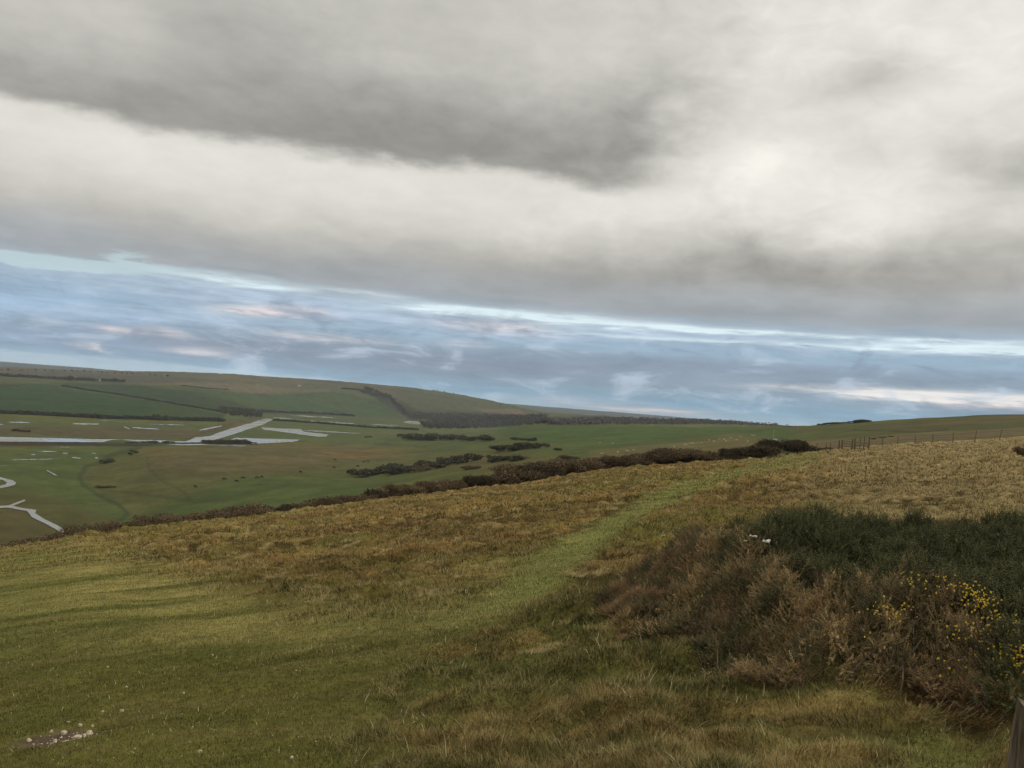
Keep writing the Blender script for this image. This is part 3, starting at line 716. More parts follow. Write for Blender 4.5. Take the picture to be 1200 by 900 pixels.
# ------------------------------------------------------------------ scrub, hedges and trees
def scrub_data(name, seed, w, d, h, nleaf, leaf, nlobe, cols_, twig=True, flat=.75):
    """bush mesh at origin: ragged lobes of small faces plus a few stems"""
    g = np.random.default_rng(seed); P = []
    lob = np.stack([g.uniform(-.62, .62, nlobe)*w, g.uniform(-.62, .62, nlobe)*d, g.uniform(.30, .68, nlobe)*h], -1); lr = g.uniform(.26, .50, nlobe)
    lob[0] = (0, 0, .52*h); lr[0] = .55
    which = g.integers(0, nlobe, nleaf); dr = g.normal(size=(nleaf,3)); dr /= np.linalg.norm(dr, axis=1)[:,None]
    rad = g.random(nleaf)**.45; dr[:,2] = np.where(dr[:,2] < -.3, -dr[:,2], dr[:,2])
    C0 = lob[which]+dr*rad[:,None]*(lr[which][:,None]*np.array([w, d, h*.75])); C0[:,2] = np.abs(C0[:,2])
    C0 += g.normal(0, .045, C0.shape)*h
    n1 = g.normal(size=(nleaf,3)); n1[:,2] += .8; n1 /= np.linalg.norm(n1, axis=1)[:,None]; a = np.cross(n1, g.normal(size=(nleaf,3))); a /= np.linalg.norm(a, axis=1)[:,None]; b = np.cross(n1, a)
    s = leaf*g.uniform(.5, 1.5, nleaf)[:,None]
    V = np.stack([C0-a*s*.5, C0+a*s*.5, C0+b*s*1.1], 1).reshape(-1, 3); Fi = np.arange(nleaf*3).reshape(-1, 3)
    c = np.array(cols_)[g.integers(0, len(cols_), nleaf)]*g.normal(1, .2, nleaf).clip(.5, 1.6)[:,None]
    # lobes differ a little in hue
    c = c*g.normal(1, .12, nlobe)[which].clip(.6, 1.4)[:,None]; c = np.repeat(c, 3, 0)
    # stems
    SV = []; SF = []
    if twig:
        for k in range(7):
            tp = lob[k % nlobe]; bx, by = g.normal(0, .05, 2)*w; o = len(SV); rr = h*.018
            for q in range(4):
                f = q/3; ctr = np.array([bx*(1-f)+tp[0]*f**1.3, by*(1-f)+tp[1]*f**1.3, tp[2]*f-.05*h*(1-f)])
                for e in range(3): SV.append(ctr+rr*(1-.6*f)*np.array([math.cos(e*2.09), math.sin(e*2.09), 0]))
            for q in range(3):
                for e in range(3):
                    i0 = o+q*3+e; i1 = o+q*3+(e+1) % 3; SF += [(i0, i1, i1+3), (i0, i1+3, i0+3)]
        V = np.vstack([V, SV]); Fi = np.vstack([Fi, np.array(SF)+nleaf*3]); c = np.vstack([c, np.tile([.06,.045,.035], (len(SV),1))])
    return mesh_np(name, V, Fi, [M_scrub], colr=np.clip(c, .01, .6), data_only=True)
BR = [(.115,.074,.042),(.145,.098,.060),(.090,.064,.040),(.165,.115,.068),(.085,.078,.038)]
DK = [(.055,.042,.030),(.080,.058,.040),(.060,.056,.030)]
GR = [(.050,.058,.030),(.075,.074,.040),(.070,.055,.038)]
brown_v = [scrub_data('bush', s, 1.9, 1.5, 1., 8500, .062, 11, BR) for s in range(5)]
dark_v = [scrub_data('bush', 20+s, 1.7, 1.4, 1., 8500, .062, 10, DK) for s in range(4)]
far_v = [scrub_data('bush', 40+s, 1.4, 1.2, 1., 900, .16, 7, GR) for s in range(4)]
tree_v = [scrub_data('tree', 60+s, .62, .62, 1., 800, .13, 6, GR) for s in range(4)]
def put(me, name, x, y, z, h, label, cat, group, sx=1.):
    o = bpy.data.objects.new(name, me); COL.objects.link(o); o.location = (x, y, z-.04*h); o.scale = (h*sx, h*sx, h); o.rotation_euler = (0, 0, random.uniform(0, 6.28))
    tag(o, label, cat, group); return o
band_top = [(20,640),(50,631),(67,625),(100,616),(133,613),(167,608),(200,603),(225,601),(300,591),(350,589),(375,583),(400,577),(450,571),(500,563),(550,557),(600,549),(640,536),(675,535),(700,537),(740,532),(775,524),(800,524),(825,525),(845,530),(870,525),(890,521),(900,519)]
tp = np.array([ts(*p) for p in band_top])
def band():
    t0, t1 = tp[0,0], tp[-1,0]; t = t0; cnt = 0
    while t < t1:
        pxx = 600+t*F
        st = float(np.interp(t, tp[:,0], tp[:,1])); sc = float(pchip(cts[:,0], cts[:,1], np.array([t]))[0]); thick = st-sc
        D = np.linspace(1., 1.9, 400)*float(np.interp(t, TH[:NF]*0+np.tan(TH[:NF]), DC[:NF]))
        z = gz(t*D, D)
        rows = [1.0, .6, .25] if pxx > 520 else [1.0, .4]
        step = .013; dc0 = float(np.interp(t, np.tan(TH[:NF]), DC[:NF]))
        for f in rows:
            tt = t+random.uniform(-.4, .4)*step; target = sc+thick*f*random.uniform(.80, 1.05); best = None
            want = random.uniform(1.0, 2.2) if pxx > 300 else random.uniform(.8, 1.6)
            for q in range(24):
                Dk = dc0*random.uniform(1.01, 1.45); h = (target*Dk-float(gz(tt*Dk, Dk)))/1.06
                if h > .35 and (best is None or abs(h-want) < abs(best[1]-want)): best = (Dk, h)
            if best is None: continue
            Dk, h = best; h = min(h, 4.5); x = tt*Dk; me = random.choice(brown_v if random.random() < .8 else dark_v)
            where = 'left end of the brow' if pxx < 250 else ('middle of the brow' if pxx < 560 else 'right part of the brow')
            put(me, 'bush', x, Dk, float(gz(x, Dk)), h, 'bare brown scrub bush in the dense thicket along the '+where, 'bush', 'scrub bushes at the '+where, random.uniform(.75, 1.15)); cnt += 1
        t += step*random.uniform(.75, 1.2)*max(.75, min(1.25, 95/float(dcof(t*50, 50))))*.95
    return cnt
nb = band()
# the big dark wind-shaped bush at the right end of the band
def big_bush(px, pyb, ptop, wpx, label, variant):
    x, y, z = hit(px, pyb); h = (pyb-ptop)/F*y; me = dark_v[variant]
    o = put(me, 'bush', x, y, z, h*1.05, label, 'bush', 'dark bushes closing the right end of the scrub'); o.scale = (wpx/F*y/2.6, wpx/F*y/3.2, h*1.1); o.rotation_euler = (0,0,random.uniform(-.3,.3)); return o
big_bush(922, 533, 515, 56, 'broad near black wind shaped bush standing left of the stile', 0)
big_bush(893, 537, 519.5, 44, 'dark bush adjoining the near black bush on its left', 1)
big_bush(862, 539, 525, 40, 'low dark bush, third from the stile', 2)
big_bush(938, 531, 517, 22, 'small dark bush at the right edge of the near black one', 3)
x, y, z = hit(1204, 538); o = put(brown_v[1], 'bush', x, y, z, 15/F*y, 'small dark bush alone on the tan slope at the right edge', 'bush', None, .6)

def strip(pts, hpx, n, variants, name, label, cat, group, jit=1.5, sx=1., drop=0):
    P = np.array(pts, float); seg = np.hypot(*np.diff(P, axis=0).T); cum = np.r_[0, np.cumsum(seg)]
    for k in range(n):
        s = (k+random.random())/n*cum[-1]; px = np.interp(s, cum, P[:,0]); py = np.interp(s, cum, P[:,1])+random.uniform(-jit, jit)*.5
        x, y, z = hit(px, py+drop, 130.); h = hpx*random.uniform(.65, 1.3)/F*y
        put(random.choice(variants), name, x, y, z, h, label, cat, group, sx*random.uniform(.8, 1.3))
strip([(414,558),(440,556),(470,554),(500,550),(530,544),(558,538)], 8, 34, far_v+brown_v[:1], 'bush', 'dark thorn bush in the long clump on the green valley side', 'bush', 'thorn bushes in the long valley clump', 5, 1.1)
strip([(468,514),(500,516),(540,516),(578,516)], 6, 22, far_v, 'bush', 'dark bush in the level row below the far wood', 'bush', 'bushes in the level row below the wood', 2, 1.2)
strip([(584,530),(610,527),(630,525),(642,524)], 7, 10, far_v+dark_v[:1], 'bush', 'dark bush in the clump midway between the wood and the brow', 'bush', 'bushes in the upper middle clump', 2)
strip([(573,542),(592,541),(612,539)], 6, 9, far_v+brown_v[:1], 'bush', 'dark bush in the short clump close above the brow scrub', 'bush', 'bushes in the lower middle clump', 2)
strip([(543,551),(562,549)], 4, 5, brown_v, 'bush', 'low brown bush at the foot of the short valley clump', 'bush', 'low brown valley bushes', 1.5)
strip([(600,516),(628,517)], 3.2, 7, far_v, 'bush', 'tiny dark bush on the green field above the middle clump', 'bush', 'tiny bushes on the green field', 1)
strip([(596,556),(625,551),(655,541),(668,538)], 5, 14, brown_v, 'bush', 'brown scrub bush on the bank just behind the brow', 'bush', 'scrub bushes on the bank behind the brow', 2, 1.2)
strip([(428,513),(436,513)], 2.5, 2, far_v, 'bush', 'dot-like bush left of the level row', 'bush', 'dot-like bushes', .5)
strip([(651,528),(655,528)], 3, 2, dark_v, 'bush', 'round dark bush alone right of the upper middle clump', 'bush', 'round bushes right of the upper clump', .3)
strip([(122,543),(131,541)], 3.5, 4, brown_v+far_v, 'bush', 'dark bush on the upper curve of the old bank', 'bush', 'bushes on the old bank curve', 1)
strip([(112,571),(133,572)], 2.4, 6, brown_v, 'bush', 'low brown bush on the lower curve of the old bank', 'bush', 'low bushes on the old bank', 1.5)
strip([(153,533),(158,531)], 3, 2, far_v, 'bush', 'small bush beside the head of the old bank', 'bush', 'bushes at the head of the bank', .5)
strip([(146,519.4),(170,519.2),(200,519.0)], 2.2, 9, dark_v, 'bush', 'dark bush on the river bank left of the river bend', 'bush', 'bank bushes left of the bend', .6, 1.3)
strip([(240,520.2),(262,519.6),(278,519.4),(296,520.2)], 4.0, 10, dark_v, 'bush', 'dark bush between the river bend and the lower flood pool', 'bush', 'bank bushes beside the lower flood pool', .8, 1.2)
strip([(12,505.5),(24,506),(38,506.5)], 3, 6, far_v, 'bush', 'dark bush on the far river meadow', 'bush', 'bushes on the far river meadow', .6)
strip([(945,529),(975,527)], 3, 4, brown_v, 'bush', 'low brown bush between the big dark bush and the stile', 'bush', 'low bushes left of the stile', .6)
strip([(1020,515.5),(1034,513),(1045,512)], 1.3, 6, dark_v, 'bush', 'thin dark bush on the field edge beyond the stile', 'bush', 'thin bushes beyond the stile', .5, 1.2)
for pts, hp, nn, grp in [([(957,500.5),(975,499.5),(996,498)], 2.3, 14, 'skyline bushes of the lower clump'), ([(998,497.6),(1010,496.5),(1019,496)], 3.6, 9, 'skyline bushes of the upper clump')]:
    P = np.array(pts)
    for k in range(nn):
        f = (k+.5)/nn; px = np.interp(f, np.linspace(0,1,len(P)), P[:,0]); t, s = ts(px, np.interp(f, np.linspace(0,1,len(P)), P[:,1]))
        D = np.linspace(300, 700, 400); zz = gz(t*D, D)/D; q = int(np.argmax(zz)); Dk = D[q]-6
        put(random.choice(dark_v), 'bush', t*Dk, Dk, float(gz(t*Dk, Dk)), hp/F*Dk*random.uniform(.8, 1.1)*math.sin(math.pi*(.2+.6*f)), 'dark low bush on the skyline right of centre, '+('lower clump' if hp < 3 else 'upper clump'), 'bush', grp, 1.5)

# hedges: each a thing; their taller trees stand free
def hedge(pts, hpx, label, nm='hedge', dens=1., cols_=GR, wid=1.):
    P = np.array(pts, float); seg = np.hypot(*np.diff(P, axis=0).T); cum = np.r_[0, np.cumsum(seg)]; n = int(cum[-1]/.7)
    line = np.array([hit(np.interp(s, cum, P[:,0]), np.interp(s, cum, P[:,1]), 200.) for s in np.linspace(0, cum[-1], n)])
    nl = int(n*60*dens); i = RNG.uniform(0, n-1.001, nl); a = i.astype(int); f = (i-a)[:,None]; c0 = line[a]*(1-f)+line[a+1]*f
    h = hpx/F*c0[:,1]; hh = h*(.45+.9*fbm(i*.35, i*0, 2, 13)); c0 = c0+np.stack([RNG.normal(0, .25, nl)*h*wid, RNG.normal(0, .6, nl)*h*wid, RNG.random(nl)**.8*hh], -1)
    s = (.22*h)[:,None]; n1 = RNG.normal(size=(nl,3)); n1 /= np.linalg.norm(n1, axis=1)[:,None]; aa = np.cross(n1, RNG.normal(size=(nl,3))); aa /= np.linalg.norm(aa, axis=1)[:,None]; bb = np.cross(n1, aa)
    V = np.stack([c0-aa*s, c0+aa*s, c0+bb*s*1.6], 1).reshape(-1,3); c = np.array(cols_)[RNG.integers(0, len(cols_), nl)]*RNG.normal(1, .15, nl)[:,None].clip(.5, 1.5)
    o = mesh_np(nm, V, np.arange(nl*3).reshape(-1,3), [M_scrub], colr=np.repeat(c, 3, 0)); return o
HC = [(.040,.048,.026),(.050,.044,.030),(.034,.036,.022)]
tag(hedge([(-30,482),(0,484.5),(60,487),(120,490.5),(200,492.5),(262,494)], 3.6, '', cols_=HC), 'long dark hedge along the foot of the green fields, left of the river bend', 'hedge', 'field hedges across the valley')
tag(hedge([(-30,438),(0,440.5),(60,444),(145,447.5)], 2.6, '', cols_=HC), 'highest dark hedge along the top of the left green field', 'hedge', 'field hedges across the valley')
tag(hedge([(72,452.5),(110,458.5),(160,466),(210,474.5),(265,484)], 1.7, '', cols_=HC), 'thin slanting hedge dividing the two green fields', 'hedge', 'field hedges across the valley')
tag(hedge([(320,493),(370,496),(430,501),(490,504)], 2.0, '', cols_=HC), 'straight dark hedge between flood pools and green pasture', 'hedge', 'field hedges across the valley')
tag(hedge([(256,478),(280,480),(310,483),(380,485.5),(415,488)], 2.2, '', cols_=HC+[(.09,.065,.05)]), 'ragged hedge at the foot of the hill beyond the river bend', 'hedge', 'field hedges across the valley')
tag(hedge([(0,453),(30,451)], .6, '', cols_=HC), 'short faint hedge in the top left field corner', 'hedge', 'field hedges across the valley')
tag(hedge([(212,452),(240,455),(268,457)], 1.0, '', cols_=HC), 'short hedge on the pale field of the far hill', 'hedge', 'field hedges across the valley')
tag(hedge([(400,455.5),(420,457),(432,461)], 1.6, '', cols_=HC), 'dark hedge at the head of the wooded combe', 'hedge', 'field hedges across the valley')
strip([(180,492.5),(200,493)], 6.5, 5, tree_v, 'tree', 'rounded tree rising from the long foot hedge, its middle group', 'tree', 'trees in the middle of the foot hedge', .5)
strip([(100,489.5),(118,490.5)], 5.5, 6, tree_v, 'tree', 'rounded tree rising from the long foot hedge, its left group', 'tree', 'trees at the left of the foot hedge', .5)
strip([(0,485),(95,489)], 4, 16, tree_v, 'tree', 'low tree in the left end of the long foot hedge', 'tree', 'low trees in the foot hedge', .5)
strip([(205,493),(262,494)], 4, 12, tree_v, 'tree', 'low tree in the right end of the long foot hedge', 'tree', 'low trees at the hedge right end', .5)
strip([(78,445.5),(83,446)], 6, 2, tree_v, 'tree', 'tallest round tree in the highest hedge', 'tree', 'tallest trees in the highest hedge', .3)
strip([(0,440.5),(60,444.5)], 3.5, 14, tree_v, 'tree', 'small tree in the left half of the highest hedge', 'tree', 'small trees, left half of the highest hedge', .5)
strip([(64,445),(145,448)], 4, 18, tree_v, 'tree', 'small tree in the right half of the highest hedge', 'tree', 'small trees, right half of the highest hedge', .5)
strip([(256,482),(270,485),(290,487),(306,489)], 6, 26, tree_v+far_v[:1], 'tree', 'bare brown-green tree in the copse above the river bend', 'tree', 'trees of the copse above the river bend', 5)
strip([(0,434),(80,435),(200,441)], 2, 26, tree_v, 'tree', 'faint tree in the line under the far left skyline', 'tree', 'faint skyline trees', .8)
strip([(500,456),(560,468),(610,480)], 1.6, 12, tree_v, 'tree', 'faint tree on the crest of the far central hill', 'tree', 'faint crest trees', 2)
strip([(425,458),(445,463),(465,474),(475,486)], 4, 34, tree_v, 'tree', 'dark tree in the wooded combe cut into the far hill', 'tree', 'trees of the wooded combe', 6)
# far woods: one mass each
def wood(poly, n, hpx, label, cols_):
    P = np.array(poly, float); x0, y0 = P.min(0); x1, y1 = P.max(0); pts = []
    while len(pts) < n:
        a = random.uniform(x0, x1); b = random.uniform(y0, y1)
        if inpoly(np.array([a]), np.array([b]), poly, .01)[0] > .5:
            q = hit(a, b, 600.)
            if q[1] < 4200: pts.append(q)
            else: pts.append(pts[-1] if pts else hit(a, y1, 600.))
    pts = np.array(pts); h = hpx/F*pts[:,1]*RNG.uniform(.6, 1.25, n); k = 34
    c0 = np.repeat(pts, k, 0); hh = np.repeat(h, k); d = RNG.normal(size=(n*k,3)); d /= np.linalg.norm(d, axis=1)[:,None]
    c0 = c0+d*np.stack([hh*.6, hh*.6, hh*.42], -1)*RNG.random(n*k)[:,None]**.4; c0[:,2] += hh*.55
    s = (hh*.17)[:,None]; a1 = RNG.normal(size=(n*k,3)); a1 /= np.linalg.norm(a1, axis=1)[:,None]; b1 = np.cross(a1, d); 
    V = np.stack([c0-a1*s, c0+a1*s, c0+b1*s*1.5], 1).reshape(-1,3); c = np.repeat(np.array(cols_)[RNG.integers(0, len(cols_), n)], k, 0)*RNG.normal(1, .12, n*k)[:,None].clip(.5, 1.5)
    tag(mesh_np('woodland', V, np.arange(n*k*3).reshape(-1,3), [M_scrub], colr=np.repeat(c, 3, 0)), label, 'woodland', kind='stuff')
wood([(492,497),(530,492),(640,489),(640,497),(600,500),(560,503),(500,503)], 900, 5, 'dark brown wood below the far central hill', [(.040,.032,.026),(.052,.042,.030),(.034,.032,.024)])
wood([(640,491),(740,489.5),(850,493),(925,498),(925,500),(850,498),(700,498),(640,498)], 900, 2.2, 'dark wood covering the low ridge right of centre', [(.040,.030,.026),(.050,.038,.030)])
wood([(470,484),(520,486),(640,488),(640,491),(530,493),(480,491)], 500, 2.6, 'dark scrub wood along the foot of the far central hill', [(.045,.036,.028),(.055,.045,.033)])

# ------------------------------------------------------------------ animals
def animal_data(kind):
    """one continuous body: skinned skeleton, baked to a mesh"""
    if kind == 'cow':
        V = [(0,0,1.0),(.75,0,1.05),(-.75,0,1.02),(1.05,0,1.0),(1.35,0,.70),(1.55,0,.50),  # 5 head low, grazing
             (.70,.2,.72),(.70,-.2,.72),(-.72,.2,.75),(-.72,-.2,.75),(.70,.2,.38),(.70,-.2,.38),(-.80,.2,.42),(-.80,-.2,.42),(.70,.2,0),(.70,-.2,0),(-.74,.2,0),(-.74,-.2,0),(-.95,0,1.05),(-1.02,0,.55)]
        R_ = [.37,.33,.33,.22,.17,.11,.14,.14,.17,.17,.07,.07,.08,.08,.06,.06,.06,.06,.05,.03]
    else:
        V = [(0,0,.56),(.36,0,.58),(-.36,0,.56),(.52,0,.62),(.62,0,.45),(.70,0,.34),
             (.34,.11,.34),(.34,-.11,.34),(-.34,.11,.36),(-.34,-.11,.36),(.34,.11,.18),(.34,-.11,.18),(-.38,.11,.2),(-.38,-.11,.2),(.34,.11,0),(.34,-.11,0),(-.35,.11,0),(-.35,-.11,0),(-.48,0,.56),(-.52,0,.40)]
        R_ = [.25,.23,.23,.13,.10,.06,.08,.08,.10,.10,.035,.035,.04,.04,.03,.03,.03,.03,.05,.03]
    E = [(0,1),(0,2),(1,3),(3,4),(4,5),(1,6),(1,7),(2,8),(2,9),(6,10),(7,11),(8,12),(9,13),(10,14),(11,15),(12,16),(13,17),(2,18),(18,19)]
    me = bpy.data.meshes.new(kind); me.from_pydata(V, E, []); o = bpy.data.objects.new(kind, me); COL.objects.link(o)
    md = o.modifiers.new('s', 'SKIN'); md.use_smooth_shade = True
    for i, r in enumerate(R_): me.skin_vertices[0].data[i].radius = (r, r)
    me.skin_vertices[0].data[0].use_root = True
    sb = o.modifiers.new('u', 'SUBSURF'); sb.levels = 1; sb.render_levels = 1
    dg = bpy.context.evaluated_depsgraph_get(); m2 = bpy.data.meshes.new_from_object(o.evaluated_get(dg)); m2.name = kind
    bpy.data.objects.remove(o); m2.materials.clear(); m2.materials.append(M_cow if kind == 'cow' else M_fleece)
    # ears
    return m2
cow_me = animal_data('cow'); sheep_me = animal_data('sheep')
cows = [(262.4,563,'black cow grazing, leftmost of the loose group of three'),(277,565.2,'black cow, lowest of the loose group of three'),(284.4,561.5,'black cow, rightmost of the loose group of three'),(301.4,561.2,'black cow, left one of the close pair in the middle of the pasture'),(306.8,560.4,'black cow, right one of the close pair in the middle of the pasture'),(352.4,554.4,'black cow standing alone between the pairs'),(391,549,'black cow below a fainter one, left of the thorn clump'),(392.6,540,'small far black cow, highest of the herd'),(419,547.4,'largest looking black cow just left of the thorn clump'),(426,542.2,'black cow above the thorn clump, left of two'),(431,541.6,'black cow above the thorn clump, right of two'),(229,571.6,'black cow alone at the far left of the herd')]
for px, py, lb in cows:
    x, y, z = hit(px, py, 140.); o = bpy.data.objects.new('cow', cow_me); COL.objects.link(o); o.location = (x, y, z); o.rotation_euler = (0, 0, random.uniform(-.6, .6)+random.choice([0, math.pi])); o.scale = (1.05,)*3
    tag(o, lb, 'cow', 'black cattle on the valley pasture')
sheep = [(831,517),(836,519),(843,515.5),(856,514.5),(868,513),(876,519),(881,511),(884,511.5),(851,518.5),(863,517),(822,520.5),(848,516),(803,523),(735,530),(742,529),(724,531.5),(705,533),(718,520.5),(703,519.5),(935,504),(811,521.5),(790,525)]
for i, (px, py) in enumerate(sheep):
    x, y, z = hit(px, py, 140.); o = bpy.data.objects.new('sheep', sheep_me); COL.objects.link(o); o.location = (x, y, z); o.rotation_euler = (0, 0, random.uniform(0, 6.28)); k = random.uniform(1., 1.25); o.scale = (k,)*3
    tag(o, 'white sheep grazing on the slope behind the scrub right of centre' if px != 935 else 'lone white sheep high on the field near the skyline', 'sheep', 'sheep behind the scrub right of centre' if px != 935 else None)
x, y, z = hit(908, 518, 130.); o = bpy.data.objects.new('sheep', sheep_me); COL.objects.link(o); o.location = (x, y, z); o.scale = (1.5,)*3; tag(o, 'largest pale sheep just above the near black bush', 'sheep')

# ------------------------------------------------------------------ fence, stile and post by the stile
def fpost(px, top, bot, w, label, lean=0.):
    x, y, z = hit(px, bot, 20.); H = (bot-top)/F*y; mb = MB()
    mb.tube([(0,0,-.3),(lean*H*.5,0,H*.5),(lean*H,0,H)], [w, w*.96, w*.9], 7); r = random.Random(px)
    o = mb.build('fence_post', [M_wood], loc=(x, y, z)); o.rotation_euler = (0, 0, r.uniform(0, 6)*0); tag(o, label, 'fence post', 'fence posts along the tan slope'); return (x+lean*H, y, z+H)
tops = []
for px, a, b, lb, ln in [(1052,511.5,520,'fence post second right of the stile',.02),(1072,510.8,519.5,'fence post standing third right of the stile',.05),(1093,509,518.5,'faint fence post fourth right of the stile',0),(1116.5,507,519,'upright fence post left of the leaning pair',0.),(1142,504.5,518.5,'fence post leaning right, left of the leaning pair',.12),(1171,502.5,515.5,'strongly leaning fence post nearest the right edge',.2),(1203,499.5,513.5,'fence post at the very right edge',.05),(1034,513.5,522,'short fence post next right of the stile',0),(957,519,529,'fence post beside the right edge of the big dark bush',0),(968,520,528,'slim fence post, left of two between bush and stile',0),(973,519.5,528,'slim fence post, right of two between bush and stile',0)]:
    tops.append((px, fpost(px, a, b, .055, lb, ln)))
tops.sort()
mb = MB(); Pp = [p for px, p in tops if px > 1020]
for dz in (.08, .35, .62):
    for a, b in zip(Pp[:-1], Pp[1:]):
        mb.tube([(a[0], a[1], a[2]-dz), ((a[0]+b[0])/2, (a[1]+b[1])/2, (a[2]+b[2])/2-dz-.03), (b[0], b[1], b[2]-dz)], .006, 3)
tag(mb.build('fence_wire', [M_wire]), 'slack wire strands strung between the fence posts on the right', 'fence wire')
def stile():
    x0, y0, z0 = hit(985, 526, 20.); x1, y1, z1 = hit(1018, 526.5, 20.)
    root = empty('stile', (x0, y0, z0)); tag(root, 'weathered wooden stile and gate posts beyond the end of the green path', 'stile')
    for k, (px, top, w) in enumerate([(983,516,.09),(986.5,515.5,.10),(998,514.5,.10),(1001.5,514,.10),(1007.5,513,.07),(1012,511,.06),(1018,511.5,.08)]):
        x, y, z = hit(px, 526, 20.); H = (526-top)/F*y*.98; m = MB(); m.tube([(x-x0, y-y0, z-z0-.2), (x-x0+.03*(k % 3), y-y0, z-z0+H)], [w, w*.9], 7); m.build('post', [M_wood], root)
    for dz in (.35, .75, 1.1):
        m = MB(); rot = Matrix.Rotation(math.atan2(y1-y0, x1-x0), 3, 'Z'); L_ = math.hypot(x1-x0, y1-y0)
        zz = (float(gz((x0+x1)/2, (y0+y1)/2))-z0)
        m.box(((x1-x0)*.5, (y1-y0)*.5+.06, zz+dz*.85), (L_, .05, .08), rot); m.build('rail', [M_wood], root)
stile()
x, y, z = hit(906, 516, 130.); mb = MB(); Hh = 13/F*y; mb.tube([(0,0,-.2),(0,0,Hh)], .045, 6); mb.box((.08,0,Hh*.9), (.25,.04,.14)); tag(mb.build('signpost', [M_fleece], loc=(x, y, z)), 'slender pale signpost rising behind the near black bush', 'signpost')

# ------------------------------------------------------------------ far farm buildings
def house(px, py, w, d, h, label, rz=.3):
    x, y, z = hit(px, py, 1500.); root = empty('farmhouse', (x, y, z), rz); tag(root, label, 'farmhouse')
    m = MB(); m.box((0,0,h/2-.5), (w, d, h+1)); m.build('wall', [M_wall], root)
    m = MB(); r = h*.7; a, b = w/2+.3, d/2+.4
    m.add([(-a,-b,h),(a,-b,h),(a,b,h),(-a,b,h),(-a,0,h+r),(a,0,h+r)], [(0,1,5,4),(2,3,4,5),(0,4,3),(1,2,5),(3,2,1,0)]); rf = m.build('roof', [M_roof], root)
    m = MB(); m.box((w*.3,0,h+r+.3), (.9,.9,1.8)); m.build('chimney', [M_wall], rf)
    for k in (-.3, 0, .3):
        m = MB(); m.box((w*k,-d/2-.02,h*.55), (1.2,.08,1.4)); m.build('window', [M_glassd], root)
house(115, 446.6, 12, 7, 4.5, 'small pale farmhouse among trees of the highest hedge')
house(351, 452.5, 11, 7, 4, 'tiny pale building high on the far central hill')

# ------------------------------------------------------------------ air
mb = MB(); BX = 14500
mb.box((0, 0, -15), (2*BX, 2*BX, 170))
hz = mb.build('haze', []); tag(hz, 'thin grey blue haze over the valley', 'haze', kind='stuff')
m = bpy.data.materials.new('haze'); m.use_nodes = True; nt = m.node_tree
for n in list(nt.nodes):
    if n.type == 'BSDF_PRINCIPLED': nt.nodes.remove(n)
pv = nt.nodes.new('ShaderNodeVolumePrincipled'); pv.inputs['Color'].default_value = (.84,.92,1,1); pv.inputs['Density'].default_value = 5.0e-5; pv.inputs['Anisotropy'].default_value = 0.1
nt.links.new(pv.outputs['Volume'], nt.nodes['Material Output'].inputs['Volume']); hz.data.materials.append(m)

